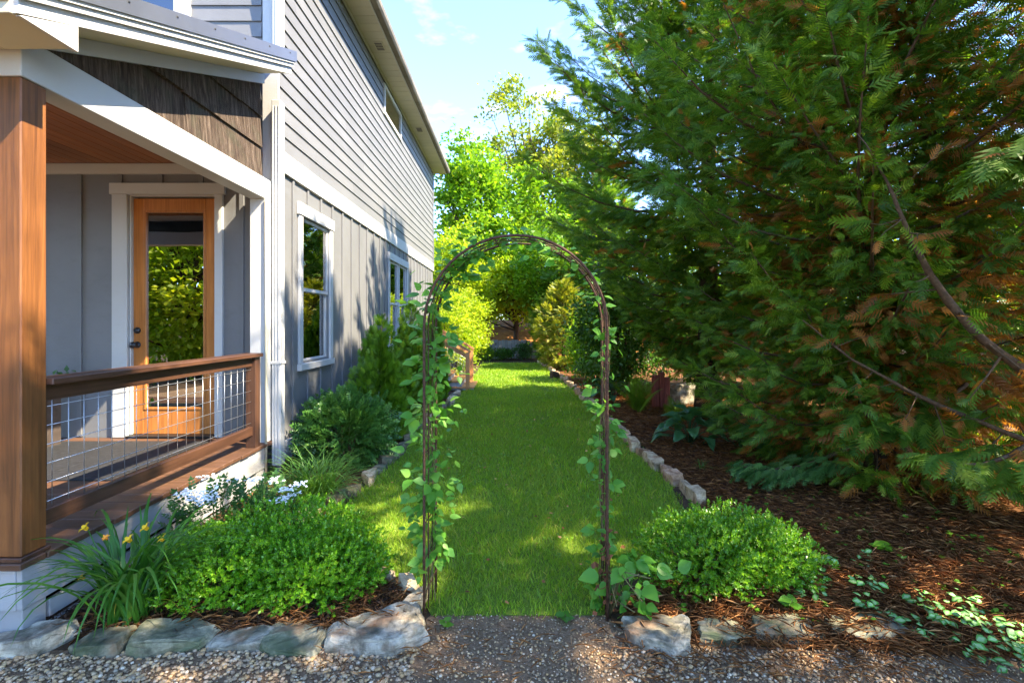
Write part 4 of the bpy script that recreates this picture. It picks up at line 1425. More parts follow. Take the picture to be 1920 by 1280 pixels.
# ------------------------------------------------------------------ strap-leaved plants
def strap(L, el, curl, w, seg=9, tipw=.06):
    """an arching blade in the y-z plane."""
    pts = []
    a = el
    y = z = 0.0
    st = L / seg
    V, F = [], []
    for i in range(seg + 1):
        t = i / seg
        ww = w * (1 - t ** 2.2) * (0.65 + .35 * min(1, t * 5)) + tipw * w * (t < 1)
        nx, nz = -math.sin(a), math.cos(a)
        V += [(-ww / 2, y + nx * .18 * ww, z + nz * .18 * ww), (0, y, z), (ww / 2, y + nx * .18 * ww, z + nz * .18 * ww)]
        if i:
            b = 3 * (i - 1)
            F += [(b, b + 1, b + 4), (b, b + 4, b + 3), (b + 1, b + 2, b + 5), (b + 1, b + 5, b + 4)]
        y += math.cos(a) * st
        z += math.sin(a) * st
        a -= curl * (0.3 + 1.4 * t) / seg
    return np.array(V), np.array(F)


rng = np.random.default_rng(91)
lily = empty('daylily', (-2.03, 2.66, 0), 'daylily with long arching leaves and yellow flowers by the porch corner', 'daylily')
lm = []
for i in range(14):
    L = rng.uniform(.55, .90)
    v, f = strap(L, rng.uniform(1.1, 1.52), rng.uniform(1.0, 2.7), rng.uniform(.019, .027))
    lm.append(np_mesh('leaf', v, f, M['lily'], {'rnd': np.full(len(v), rng.random()), 'dry': np.zeros(len(v))}, True))
for i in range(135):
    m = lm[i % 14] if i > 5 else lm[i].copy()
    if i <= 5:
        m.materials.clear(); m.materials.append(M['yellowleaf'])
    o = link('leaf', m, lily, False, (rng.normal(0, .055), rng.normal(0, .05), 0.0))
    o.rotation_euler = (rng.normal(0, .10), rng.normal(0, .10), rng.random() * 2 * PI)
    s = rng.uniform(.8, 1.1) if i > 5 else .45
    o.scale = (s, s, s)
pet_v, pet_f = strap(.048, 1.05, 1.7, .018, 5, .25)
for i, (dx, dy, z, m) in enumerate([(-.23, .0, .50, 'paleyellow'), (-.11, -.02, .455, 'orangepetal'), (.055, .05, .48, 'paleyellow'), (.0, .0, .435, 'paleyellow'), (.14, .05, .42, 'paleyellow'), (-.16, -.1, .29, 'orangepetal')]):
    fl = G().tube([(dx * .3, dy * .3, .02), (dx * .6, dy * .6, z * .6), (dx, dy, z)], [.004, .0035, .003], 5).obj('flower_stalk', M['lily'], lily, False)
    V, F = [], []
    for k in range(6):
        a = k * PI / 3
        c, s_ = math.cos(a), math.sin(a)
        q = pet_v * (1 if k % 2 else .9)
        if m == 'orangepetal': q = q * np.array([.6, .6, .9])
        V.append(np.stack([q[:, 0] * c - q[:, 1] * s_, q[:, 0] * s_ + q[:, 1] * c, q[:, 2]], 1))
        F.append(pet_f + k * len(pet_v))
    V = np.concatenate(V)
    tl = rng.normal(0, .5, 2)
    Rm = Matrix.Rotation(.5 + tl[0] * .4, 3, 'X') @ Matrix.Rotation(tl[1], 3, 'Y')
    V = V @ np.array(Rm).T + np.array([dx, dy, z])
    link('petals', np_mesh('petals', V, np.concatenate(F), M[m], None, True), fl, False)


def grass_clump(name, label, x, y, n, L, w, mat, seed, cat, spread=.08, el=(.7, 1.45), curl=(1.3, 3.0)):
    global rng
    rng = np.random.default_rng(seed)
    root = empty(name, (x, y, 0), label, cat)
    V, F, R = [], [], []
    k = 0
    for i in range(n):
        v, f = strap(rng.uniform(*L), rng.uniform(*el), rng.uniform(*curl), w * rng.uniform(.7, 1.2), 7)
        a = rng.random() * 2 * PI
        c, s = math.cos(a), math.sin(a)
        v = np.stack([v[:, 0] * c - v[:, 1] * s, v[:, 0] * s + v[:, 1] * c, np.maximum(v[:, 2], .012)], 1) + np.array([rng.normal(0, spread), rng.normal(0, spread), 0])
        V.append(v); F.append(f + k); k += len(v)
        R.append(np.full(len(v), np.clip(rng.normal(.45, .25), 0, 1)))
    o = link('leaves', np_mesh('leaves', np.concatenate(V), np.concatenate(F), mat, {'rnd': np.concatenate(R)}, True), root, False)
    o['kind'] = 'stuff'
    return root


grass_clump('lilyturf', 'fountain of narrow green lilyturf blades at the house corner', -1.74, 4.42, 380, (.42, .72), .011, M['liriope'], 93, 'grass clump')
grass_clump('grass_tuft', 'small grass tuft in the mulch beside the hosta', 2.05, 5.35, 16, (.14, .26), .007, M['liriope'], 94, 'grass tuft', .02)


def fern(label, x, y, n, L, seed):
    global rng
    rng = np.random.default_rng(seed)
    root = empty('fern', (x, y, 0), label, 'fern', 'ferns in the mulch bed')
    ms = []
    for v_ in range(4):
        sv, sf = strap(L * rng.uniform(.8, 1.1), rng.uniform(1.1, 1.45), rng.uniform(.6, 1.5), .010, 16, .3)
        mid = sv[1::3]
        P, D, U, S = [], [], [], []
        for i in range(2, len(mid) - 1):
            for sub in (0, .5):
                p = mid[i] * (1 - sub) + mid[i + 1] * sub
                t = (i + sub) / len(mid)
                for s in (-1, 1):
                    P.append(p); D.append((s, .35, .25 * (mid[min(i + 1, len(mid) - 1)] - mid[i])[2] * 20 * .3))
                    U.append((0, -.5, .6)); S.append(L * .19 * math.sin(PI * min(1, .12 + t * .95)) ** .8 + .012)
        a, b = scatter(LEAF_V * np.array([.24, 1, .8]), LEAF_F, np.array(P), np.array(D), np.array(U), np.array(S))
        V = np.concatenate([sv, a]); F = np.concatenate([sf, b + len(sv)])
        ms.append(np_mesh('frond', V, F, M['fern'], {'rnd': np.full(len(V), rng.random())}))
    for i in range(n):
        o = link('frond', ms[i % 4], root, False)
        o.rotation_euler = (rng.normal(0, .15), rng.normal(0, .15), i * 2.4 + rng.normal(0, .2))
        s = rng.uniform(.75, 1.1)
        o.scale = (s, s, s)
    return root


fern('upright yellow-green fern left of the red post', 2.22, 8.8, 13, .84, 95)
fern('low bushy fern right of the red post', 2.55, 7.75, 12, .52, 96)


def hosta_leaf(L, W, seed):
    V, F = [], []
    n = 7
    for i in range(n + 1):
        t = i / n
        w = W * math.sin(PI * min(1, t * .93 + .07)) ** .75 * (1.1 - .45 * t) * (1 if i < n else 0)
        z = .16 * L * math.sin(t * 2.2) - .20 * L * t * t
        for s in (-1, -.5, 0, .5, 1):
            V.append((s * w / 2, t * L, z + .16 * w * abs(s) + .012 * math.sin(t * 9 + s * 3)))
        if i:
            b = 5 * (i - 1)
            for k in range(4):
                F += [(b + k, b + k + 1, b + k + 6), (b + k, b + k + 6, b + k + 5)]
    return np.array(V), np.array(F)


def hosta(label, x, y, n, R, h, seed):
    global rng
    rng = np.random.default_rng(seed)
    root = empty('hosta', (x, y, 0), label, 'hosta', 'hostas in the mulch bed')
    ms = []
    for k in range(4):
        v, f = hosta_leaf(.26, .17, k)
        ms.append(np_mesh('leaf', v, f, M['hosta'], {'rnd': np.full(len(v), rng.random())}, True))
    for i in range(n):
        t = (i + .5) / n
        a = i * 2.4
        r = R * t * .75
        p = Vector((math.cos(a) * r, math.sin(a) * r, h * (1 - .75 * t) + .06))
        o = link('leaf', ms[i % 4], root, False, p)
        o.rotation_euler = (.55 - 1.0 * t + rng.normal(0, .12), rng.normal(0, .2), a - PI / 2 + rng.normal(0, .2))
        s = rng.uniform(.8, 1.15)
        o.scale = (s, s, s)
        G().tube([(0, 0, 0), (p.x * .5, p.y * .5, p.z * .75), tuple(p)], .005, 5).obj('stalk', M['hosta'], root, False)
    return root


hosta('large blue-green hosta on the mulch beside the edging stones', 2.32, 6.5, 26, .42, .36, 97)
hosta('smaller hosta farther back beside the upright fern', 1.95, 9.9, 18, .42, .40, 98)
hosta('shaded hosta at the foot of the cypress', 2.85, 6.2, 12, .34, .22, 99)

# ------------------------------------------------------------------ garden arch
A0, A1 = 2.67, 2.95
AW = .49
ZS = 2.068 - AW


def hoop(yf, off=0.0, r=AW):
    cx = .020 + (yf - A0) * .075 + off
    pts = [(cx - r, yf, -.05), (cx - r, yf, .5), (cx - r, yf, 1.1)]
    pts += [(cx - r * math.cos(a), yf, ZS + r * math.sin(a)) for a in np.linspace(0, PI, 25)]
    pts += [(cx + r, yf, 1.1), (cx + r, yf, .5), (cx + r, yf, -.05)]
    return pts


arch = empty('garden_arch', (.03, 2.81, 0), 'rusty iron garden arch carrying vines over the lawn entrance', 'garden arch')
for yf, rr in ((A0, .0075), (A0 + .095, .0036), (A0 + .185, .0036), (A1, .007)):
    G().tube(hoop(yf), rr, 7).obj('hoop', M['rust'], arch)
hp = [hoop(y) for y in (A0, A1)]


def along(pts, step):
    out, acc, nxt = [], 0, step
    for a, b in zip(pts, pts[1:]):
        a, b = Vector(a), Vector(b)
        l = (b - a).length
        while acc + l >= nxt:
            out.append(a.lerp(b, (nxt - acc) / l))
            nxt += step
        acc += l
    return out


f0, f1 = along(hp[0], .19), along(hp[1], .19)
for a, b in zip(f0, f1):
    G().tube([a, b], .0032, 5).obj('rung', M['rust'], arch)

# ------------------------------------------------------------------ vines on the arch
VL = []
for k in range(4):
    t = k / 3
    v = LEAF_V.copy()
vleaf_v = np.array([(0, 0, 0), (-.20, .10, .03), (-.31, .34, .05), (-.20, .66, .02), (0, 1, -.10), (.20, .66, .02), (.31, .34, .05), (.20, .10, .03), (0, .34, -.01), (0, .66, -.04)])
vleaf_v = np.concatenate([vleaf_v, [(-.018, -.42, -.10), (.018, -.42, -.10), (0, .05, .0)]])
vleaf_f = np.array([(10, 11, 12), (0, 8, 1), (1, 8, 2), (2, 8, 9), (2, 9, 3), (3, 9, 4), (0, 7, 8), (7, 6, 8), (6, 9, 8), (6, 5, 9), (5, 4, 9)])


def vine(label, pts, n, seed, size, spread, dens=None, stems=5, outward=None, extra=0):
    """a climbing plant along the polyline pts: leaves are single objects."""
    global rng
    rng = np.random.default_rng(seed)
    pts = [Vector(p) for p in pts]
    root = empty('climbing_vine', tuple(pts[0]), label, 'vine', 'vines on the garden arch')
    fine = along(pts, .02)
    g = G()
    for s in range(stems):
        ph = rng.random() * 6
        L = len(fine)
        e = int(L * rng.uniform(.6, 1.0))
        q = [fine[i] - pts[0] + Vector((math.sin(i * .09 + ph), math.cos(i * .09 + ph), 0)) * .03 for i in range(0, e, 5)]
        if len(q) > 2:
            g.tube(q, [.003 * (1 - .6 * i / len(q)) for i in range(len(q))], 5, cap=False)
    g.obj('stem', M['vinestem'], root, False)
    ms = []
    for k in range(5):
        v = vleaf_v * np.array([rng.uniform(1.0, 1.35), 1, rng.uniform(.6, 1.6)])
        me = np_mesh('leaf', v, vleaf_f, M['vine'], {'rnd': np.full(len(v), (k + .5) / 5)}, True)
        ms.append(me)
    i = 0
    while i < n:
        u = dens(rng.random()) if dens else rng.random()
        p = fine[min(len(fine) - 1, int(u * len(fine)))] - pts[0]
        a = rng.random() * 2 * PI
        off = Vector((math.cos(a), math.sin(a) * .8, rng.normal(0, .3))) * abs(rng.normal(0, spread))
        c = p + off + Vector((0, 0, rng.normal(0, .03)))
        base = Vector((math.cos(a), math.sin(a), -.25))
        if outward is not None: base = base + Vector(outward)
        for j in range(int(rng.integers(1, 4))):       # leaves in ones to threes
            d = (base + Vector(rng.normal(0, .55, 3))).normalized()
            nrm = (Vector((0, -.45, .9)) + Vector(rng.normal(0, .35, 3))).normalized()
            s_ = d.cross(nrm).normalized()
            nn = s_.cross(d)
            mt = Matrix((s_, d, nn)).transposed().to_4x4()
            o = link('leaf', ms[int(rng.integers(5))], root, False)
            sz = rng.uniform(*size)
            o.matrix_local = Matrix.Translation(c + d * .02) @ mt @ Matrix.Scale(sz, 4)
            i += 1
    if extra:                                         # the many small leaves past the first 300
        uu = np.array([dens(r) if dens else r for r in rng.random(extra)])
        P = np.array([fine[min(len(fine) - 1, int(u * len(fine)))] - pts[0] for u in uu])
        a = rng.random(extra) * 2 * PI
        r = np.abs(rng.normal(0, spread * .8, extra))
        P += np.stack([np.cos(a) * r, np.sin(a) * r * .8, rng.normal(0, .05, extra)], 1)
        D = np.stack([np.cos(a), np.sin(a), np.full(extra, -.3)], 1) + rng.normal(0, .5, (extra, 3))
        if outward is not None: D += np.array(outward)
        o = link('leaves', scat_mesh('leaves', vleaf_v, vleaf_f, P, D, np.array([0, -.45, .9]) + rng.normal(0, .35, (extra, 3)), rng.uniform(size[0] * .7, size[1] * .75, extra), M['vine'], None, None, None, True), root, False)
        o['kind'] = 'stuff'
    return root


LH = [((Vector(a) + Vector(b)) / 2) for a, b in zip(hp[0], hp[1])]
half = len(LH) // 2
LH[0].z = 0.02
vine('dense green vine climbing the left leg of the arch', LH[:13], 300, 101, (.040, .092), .09, lambda r: .10 + .90 * r, 6, (-.35, -.1, 0), 260)
vine('thin vine trailing over the crown of the arch', LH[8:26], 110, 102, (.035, .075), .05, lambda r: r ** 1.35, 4, (0, -.2, .35), 70)
RH = [v.copy() for v in LH[::-1]]
RH[0].z = 0.02
vine('sparse vine on the right leg of the arch with large leaves at its foot', RH[:9], 170, 103, (.035, .075), .05, lambda r: r ** 1.5, 5, None, 90)
# broad leaves and dry brown leaves at the foot of the right leg
rng = np.random.default_rng(104)
ft = empty('leafy_climber', (.58, 2.70, 0), 'low climber with broad green leaves at the foot of the right arch leg', 'vine')
me5 = [np_mesh('leaf', vleaf_v * np.array([1.25, 1, 1.2]), vleaf_f, M['vine'], {'rnd': np.full(13, r)}, True) for r in (.1, .35, .6)]
for i in range(46):
    a = rng.random() * 2 * PI
    r = abs(rng.normal(0, .13))
    c = Vector((math.cos(a) * r + .06, math.sin(a) * r * .7, rng.uniform(.05, .36) * (1 - r)))
    d = (Vector((math.cos(a), math.sin(a), -.45)) + Vector(rng.normal(0, .35, 3))).normalized()
    nrm = (Vector((0, -.6, .8)) + Vector(rng.normal(0, .3, 3))).normalized()
    s_ = d.cross(nrm).normalized()
    mt = Matrix((s_, d, s_.cross(d))).transposed().to_4x4()
    o = link('leaf', me5[i % 3], ft, False)
    o.matrix_local = Matrix.Translation(c) @ mt @ Matrix.Scale(rng.uniform(.045, .115), 4)
g = G()
for i in range(12):
    a = rng.random() * 2 * PI
    r = rng.uniform(.05, .22)
    g.tube([(-.06, 0, 0), (-.03 + math.cos(a) * r * .4, math.sin(a) * r * .4, rng.uniform(.12, .3)), (math.cos(a) * r + .04, math.sin(a) * r, rng.uniform(.05, .3))], .003, 5)
g.obj('stem', M['vinestem'], ft, False)
M['dryleaf'] = solid('dry_leaf', (0.16, 0.065, 0.03), 0.9, .2, 0, 30, .3)
p = rng.normal(0, 1, (70, 3)) * np.array([.025, .03, .13]) + np.array([-.06, 0.03, .25])
dl = link('dry_leaves', scat_mesh('dry_leaves', DIA_V, DIA_F, p, rand_dir(70) + np.array([0, 0, -.6]), rand_dir(70), rng.uniform(.03, .055, 70), M['dryleaf']), ft, False)
dl['kind'] = 'stuff'

# ------------------------------------------------------------------ stones


def rock(name, label, cat, x, y, sx, sy, sz, rot, mat, seed, group=None, sub=2, z=-.03, rough=.05, taper=.92, kind=None, nn=6, box=.5):
    r = np.random.default_rng(seed)
    bm = bmesh.new()
    pts = []
    tilt = r.normal(0, .10, 2)
    ang = [2 * PI * (k + r.uniform(-.30, .30)) / nn + .35 for k in range(nn)]
    rad = r.uniform(.80, 1.08, (nn, 2))
    for lvl, (zz, sc) in enumerate(((0, .97), (.6, 1.0), (1.0, taper))):
        for k in range(nn):
            a = ang[k]
            cx = math.copysign(abs(math.cos(a)) ** box, math.cos(a))
            cy = math.copysign(abs(math.sin(a)) ** box, math.sin(a))
            px = cx * .5 * sc * rad[k][0] + r.normal(0, .012)
            py = cy * .5 * sc * rad[k][1] + r.normal(0, .02)
            pts.append((px, py, zz + (lvl == 2) * (tilt[0] * cx + tilt[1] * cy + r.normal(0, .03))))
    for p in pts: bm.verts.new(p)
    bmesh.ops.convex_hull(bm, input=bm.verts)
    bmesh.ops.delete(bm, geom=[v for v in bm.verts if not v.link_faces], context='VERTS')
    for v in bm.verts: v.co = Vector((v.co.x * sx, v.co.y * sy, v.co.z * sz))
    if sub:
        bmesh.ops.dissolve_limit(bm, angle_limit=.12, verts=bm.verts, edges=bm.edges)
        bmesh.ops.bevel(bm, geom=list(bm.edges), offset=min(sx, sy, sz) * .035, segments=1, affect='EDGES')
        bmesh.ops.triangulate(bm, faces=bm.faces)
        for _ in range(sub):
            bmesh.ops.subdivide_edges(bm, edges=[e for e in bm.edges if e.calc_length() > .022], cuts=1, use_grid_fill=True)
        bmesh.ops.triangulate(bm, faces=bm.faces)
        bm.normal_update()
        for v in bm.verts:
            c = v.co
            h = mnoise.fractal(c * 16 + Vector((seed * 3.1, seed, 0)), .8, 2.1, 5) * rough * .26 + mnoise.noise(c * 6 + Vector((seed, 0, 0))) * rough * .22
            st = mnoise.noise(Vector((c.x * 3, c.y * 3, c.z * 75 + seed))) * rough * .13 * (1 - abs(v.normal.z))
            v.co += v.normal * (h + st)
    bm.normal_update()
    me = bpy.data.meshes.new(name)
    bm.to_mesh(me)
    bm.free()
    me.materials.append(mat)
    o = bpy.data.objects.new(name, me)
    COL.objects.link(o)
    o.location = (x, y, z)
    o.rotation_euler = (r.normal(0, .04), r.normal(0, .04), rot)
    return tag(o, label, cat, group, kind)


FG = 'flat stones edging the front beds'
rock('edging_stone', 'white-blotched dark slab at the porch corner under the daylily', 'stone', -2.42, 2.47, 0.42, 0.26, 0.095, .05, M['slate'], 201, FG)
rock('edging_stone', 'small tan stone under the daylily leaves', 'stone', -2.03, 2.47, 0.28, 0.22, 0.077, -.05, M['mossstone'], 202, FG)
rock('edging_stone', 'greenish slab with a raised right end before the left boxwood', 'stone', -1.71, 2.50, 0.42, 0.26, 0.095, .16, M['mossstone'], 203, FG)
rock('edging_stone', 'thin dark stone between two larger slabs, left boxwood', 'stone', -1.37, 2.50, 0.35, 0.2, 0.060, -.02, M['slate'], 204, FG)
rock('edging_stone', 'flat mossy stone left of the biggest slate slab', 'stone', -1.08, 2.49, 0.37, 0.24, 0.065, -.02, M['mossstone'], 205, FG)
rock('edging_stone', 'biggest grey slate slab with a rusty streak by the left arch leg', 'stone', -.66, 2.53, 0.52, 0.36, 0.103, .25, M['slate'], 206, FG, 3)
rock('edging_stone', 'rounded dark stone at the foot of the right arch leg', 'stone', .74, 2.53, 0.4, 0.3, 0.095, -.10, M['slate'], 207, FG, 3)
rock('edging_stone', 'short green stone right of the rounded dark one', 'stone', 1.07, 2.55, 0.3, 0.22, 0.077, 0, M['mossstone'], 208, FG)
rock('edging_stone', 'long mossy stone strewn with pine straw, right bed', 'stone', 1.41, 2.57, 0.43, 0.26, 0.077, .04, M['mossstone'], 209, FG)
rock('edging_stone', 'dark mossy stone half buried under variegated leaves', 'stone', 1.83, 2.58, 0.42, 0.26, 0.069, .03, M['mossstone'], 210, FG, 2)
rock('edging_stone', 'last sunken stone of the right front row', 'stone', 2.22, 2.55, 0.36, 0.2, 0.043, .05, M['mossstone'], 211, FG)
# pale curved kerb pieces at the end of the left bed
for i, (x, y, s, rt, lb_) in enumerate([(-.545, 2.80, .20, 1.25, 'pale kerb stone touching the left arch leg'), (-.62, 2.97, .20, 2.15, 'pale kerb stone at the bend behind the arch leg'), (-.80, 3.09, .21, 2.65, 'pale kerb stone beside the right end of the left boxwood')]):
    rock('kerb_stone', lb_, 'stone', x, y, s, .10, .09, rt, M['sandstone'], 220 + i, 'pale kerb stones at the bed end', 1, -.01, .03, .92)

# edging row right of the lawn
EL = ['pale edging block half behind the right boxwood', 'flat-topped pale edging block next behind the right boxwood', 'tall pinkish edging block with a squared front', 'low tan edging stone leaning on the squared pinkish block',
      'light greenish edging stone with a slanted top', 'short pale wedge in the right edging row', 'reddish broken edging stone in the middle of the right row', 'broad tan edging stone beside the reddish broken one',
      'flat grey-green edging stone right of the arch leg', 'pinkish edging pair nearest the right arch leg']
er = np.random.default_rng(301)
yy = 4.32
i = 0


def edge_x(y):
    return float(np.interp(y, [4.0, 4.6, 5.45, 7.7, 10, 13.6, 16.5, 20], [1.70, 1.64, 1.575, 1.53, 1.50, 1.44, 1.30, 1.07]))


while yy < 20.0:
    L = er.uniform(.20, .31) * (1 if yy < 9 else 1.2)
    x = edge_x(yy) + er.normal(0, .018)
    sl = math.atan2(1, (edge_x(yy + .3) - edge_x(yy)) / .3)
    mt = M['pinkstone'] if i in (2, 3, 6, 9) or (i > 9 and er.random() < .3) else M['sandstone']
    rock('edging_block', EL[i] if i < len(EL) else 'weathered tan block in the far run of the edging along the lawn', 'stone', x, yy + L / 2, L * .98, er.uniform(.11, .16), er.uniform(.10, .15), sl + er.normal(0, .12), mt, 310 + i,
         'edging blocks right of the lawn', 1 if yy < 9 else 0, -.015, .035, .95, None, 5, .3)
    yy += L + .012
    i += 1
# flatter stones left of the lawn
er = np.random.default_rng(302)
yy = 3.85
i = 0
LL = ['flat mossy sandstone nearest the left boxwood', 'flat pale edging stone beside the lilyturf', 'greenish flat stone just behind the lilyturf', 'dark flat edging stone before the blue-green shrub',
      'tilted tan edging stone under the blue-green shrub', 'stacked brown edging stone beside the blue-green shrub']
while yy < 11.2:
    L = er.uniform(.24, .36)
    x = float(np.interp(yy, [3.8, 4.1, 4.7, 6.1, 8, 11.3], [-1.66, -1.57, -1.48, -1.40, -1.31, -1.19])) + er.normal(0, .02)
    rock('edging_slab', LL[i] if i < len(LL) else 'flat stone in the far run of the edging along the house bed', 'stone', x, yy + L / 2, L, er.uniform(.13, .19), er.uniform(.06, .12), 1.50 + er.normal(0, .12), M['sandstone'] if er.random() < .6 else M['mossstone'], 410 + i,
         'edging stones left of the lawn', 1 if yy < 7 else 0, -.01, .035, .93, None, 5, .35)
    yy += L + .015
    i += 1
rock('boulder', 'grey boulder in the shade behind the red post', 'boulder', 3.35, 9.9, .75, .5, .42, .2, M['slate'], 500, None, 2)
rock('stump', 'brown lump of root beside the edging at the sunlit mulch', 'stump', 1.22, 14.4, .30, .28, .22, .2, M['trunk'], 501, None, 2)

# red weathered post group
rp = empty('red_post', (2.78, 9.36, 0), 'red weathered timber post with wires standing in the mulch', 'post')
G().box(-.15, -.03, -.06, .06, 0, .62, .012).obj('plank', M['redwood'], rp, False)
G().box(-.025, .055, -.075, .05, 0, .68, .012).obj('plank', M['redwood'], rp, False)
G().box(.06, .17, -.05, .06, 0, .58, .012).obj('plank', M['redwood'], rp, False)
G().tube([(-.12, -.02, .6), (-.05, -.05, .82), (.02, .0, .66), (.1, -.04, .86), (.13, 0, .56)], .006, 5).obj('wire', M['wire'], rp, False)

# grey board fence, orange shelter and lit bank at the far end
gf = empty('board_fence', (.1, 22.2, 0), 'low grey weathered board fence across the far end of the lawn', 'fence')
for i in range(16):
    bx('board', -1.05 + i * .145, -.912 + i * .145, 22.18, 22.205, .02, .84 - (.03 if i % 3 == 0 else 0) - max(0, i - 12) * .08, M['greywood'], gf, .004)
bx('fence_rail', -1.05, 1.25, 22.206, 22.25, .55, .64, M['greywood'], gf)
sh = empty('bird_feeder', (-1.42, 22.0, 0), 'small orange roof on a thin post at the far left of the grey fence', 'bird feeder')
G().prism([(-.46, .66), (.46, .66), (.40, .74), (.22, 1.12), (-.16, 1.12), (-.38, .76)], 'y', -.35, .35).obj('roof', M['orangeroof'], sh, False)
G().box(-.035, .035, -.035, .035, 0, .659, .004).obj('post', M['stair'], sh, False)
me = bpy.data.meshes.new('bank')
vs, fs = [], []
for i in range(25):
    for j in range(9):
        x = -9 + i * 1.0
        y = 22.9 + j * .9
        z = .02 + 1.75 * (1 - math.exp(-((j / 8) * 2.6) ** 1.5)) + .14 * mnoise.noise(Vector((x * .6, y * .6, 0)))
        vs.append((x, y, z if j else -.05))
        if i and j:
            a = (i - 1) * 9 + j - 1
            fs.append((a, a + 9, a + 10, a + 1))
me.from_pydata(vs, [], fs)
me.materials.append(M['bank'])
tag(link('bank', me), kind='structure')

rng = np.random.default_rng(590)
n = 15000
P = np.stack([rng.uniform(-26, 24, n), rng.uniform(37, 42, n), rng.random(n) * 6.0], 1)
P[:, 2] *= .75 + .25 * np.sin(P[:, 0] * .9) * np.cos(P[:, 0] * .37)
o = link('treeline', scat_mesh('treeline', DIA_V, DIA_F, P, rand_dir(n), rand_dir(n) + np.array([0, -.5, .6]), rng.uniform(.3, .6, n), M['midshrub']))
tag(o, 'distant line of woodland beyond the garden', None, None, 'stuff')

# ------------------------------------------------------------------ lawn, straw, mulch and pebbles


def poly_mask(P, poly):
    x, y = P[:, 0], P[:, 1]
    ins = np.zeros(len(P), bool)
    n = len(poly)
    for i in range(n):
        x1, y1 = poly[i]
        x2, y2 = poly[(i + 1) % n]
        c = ((y1 > y) != (y2 > y)) & (x < (x2 - x1) * (y - y1) / (y2 - y1 + 1e-12) + x1)
        ins ^= c
    return ins


LAWN = LAWN_L + LAWN_R[::-1]


def grass_zone(n, ya, yb, h, w):
    P = np.stack([rng.uniform(-1.7, 1.9, n), rng.uniform(ya, yb, n)], 1)
    e = rng.normal(0, .045, P.shape)
    P = P[poly_mask(P + e, LAWN)]
    # thin soil-coloured patches near the right-hand stones and in the sunlit corner
    g1 = np.array([mnoise.noise(Vector((x * 1.3, y * .9, 4.0))) for x, y in P])
    bare = np.clip((P[:, 0] - 1.05) * 1.3, 0, .8) * (P[:, 1] < 9) + .85 * (np.hypot((P[:, 0] - .95) / .55, (P[:, 1] - 13.2) / 1.8) < 1)
    k = rng.random(len(P)) > bare * (.55 + .6 * g1)
    P, g1 = P[k], g1[k]
    N = len(P)
    D = np.stack([rng.normal(0, .42, N), rng.normal(0, .42, N), np.ones(N)], 1)
    U = rng.normal(0, 1, (N, 3)) * np.array([1, 1, .2])
    hh = h * rng.uniform(.55, 1.25, N) * (1 + .35 * g1)
    sc = np.stack([np.full(N, w) * rng.uniform(.7, 1.3, N), hh, hh], 1)
    return np.concatenate([P, np.full((N, 1), .006)], 1), D, U, sc, np.clip(rng.normal(.42, .25, N) + .30 * g1 + (rng.random(N) < .06) * .5, 0, 1)


rng = np.random.default_rng(601)
zs = [grass_zone(34000, 2.68, 4.5, .050, .0042), grass_zone(34000, 4.5, 7.5, .055, .0058), grass_zone(28000, 7.5, 12.5, .058, .009), grass_zone(20000, 12.5, 19.6, .062, .014)]
o = link('lawn', scat_mesh('lawn', BLADE_V, BLADE_F, *[np.concatenate([z[i] for z in zs]) for i in range(4)], M['grass'], np.concatenate([z[4] for z in zs])))
tag(o, 'mown green lawn running between house bed and edging stones', 'grass', None, 'stuff')


def fallen(n, x0, x1, y0, y1, z, name, label):
    P = np.stack([rng.uniform(x0, x1, n), rng.uniform(y0, y1, n), z + rng.random(n) * .012], 1)
    o = link(name, scat_mesh(name, DIA_V * np.array([1.3, 1, 1]), DIA_F, P, rand_dir(n) * np.array([1, 1, .25]), np.array([0, 0, 1.]) + rng.normal(0, .3, (n, 3)), rng.uniform(.018, .045, n), M['straw']))
    tag(o, label, None, None, 'stuff')


rng = np.random.default_rng(611)
n = 240
c = np.stack([rng.uniform(-1.1, 1.5, n), rng.uniform(2.8, 8, n)], 1)
c = c[poly_mask(c, LAWN)]
c = c[np.array([mnoise.noise(Vector((x * 1.1, y * .8, 9.0))) > -.05 for x, y in c])]
P = np.repeat(np.concatenate([c, np.full((len(c), 1), .045)], 1), 6, 0) + rng.normal(0, 1, (len(c) * 6, 3)) * np.array([.03, .03, .006])
n = len(P)
o = link('clover', scat_mesh('clover', DIA_V * np.array([1.8, 1, 1]), DIA_F, P, rand_dir(n) * np.array([1, 1, .2]), np.array([0, 0, 1.]) + rng.normal(0, .25, (n, 3)), rng.uniform(.012, .024, n), M['seedling']))
tag(o, 'patches of clover in the lawn', None, None, 'stuff')
fallen(170, -1.2, 1.5, 2.75, 9, .045, 'leaf_litter', 'few dry leaves lying on the lawn')


def litter(name, n, boxes, mat, L, W, zj, label, thin=True, tilt=.12, mask=None, rmap=None):
    P = []
    for (x0, x1, y0, y1, f) in boxes:
        m = int(n * f)
        P.append(np.stack([rng.uniform(x0, x1, m), rng.uniform(y0, y1, m)], 1))
    P = np.concatenate(P)
    if mask is not None: P = P[mask(P)]
    N = len(P)
    a = rng.random(N) * 2 * PI
    D = np.stack([np.cos(a), np.sin(a), rng.normal(0, tilt, N)], 1)
    U = np.array([0, 0, 1.]) + rng.normal(0, .35, (N, 3))
    sl = rng.uniform(*L, N)
    sc = np.stack([rng.uniform(*W, N), sl, sl], 1)
    Z = .016 + rng.random(N) * zj
    r = np.clip(rng.beta(1.6, 2.0, N), 0, 1)
    o = link(name, scat_mesh(name, DIA_V, DIA_F, np.concatenate([P, Z[:, None]], 1), D, U, sc, mat, r))
    return tag(o, label, None, None, 'stuff')


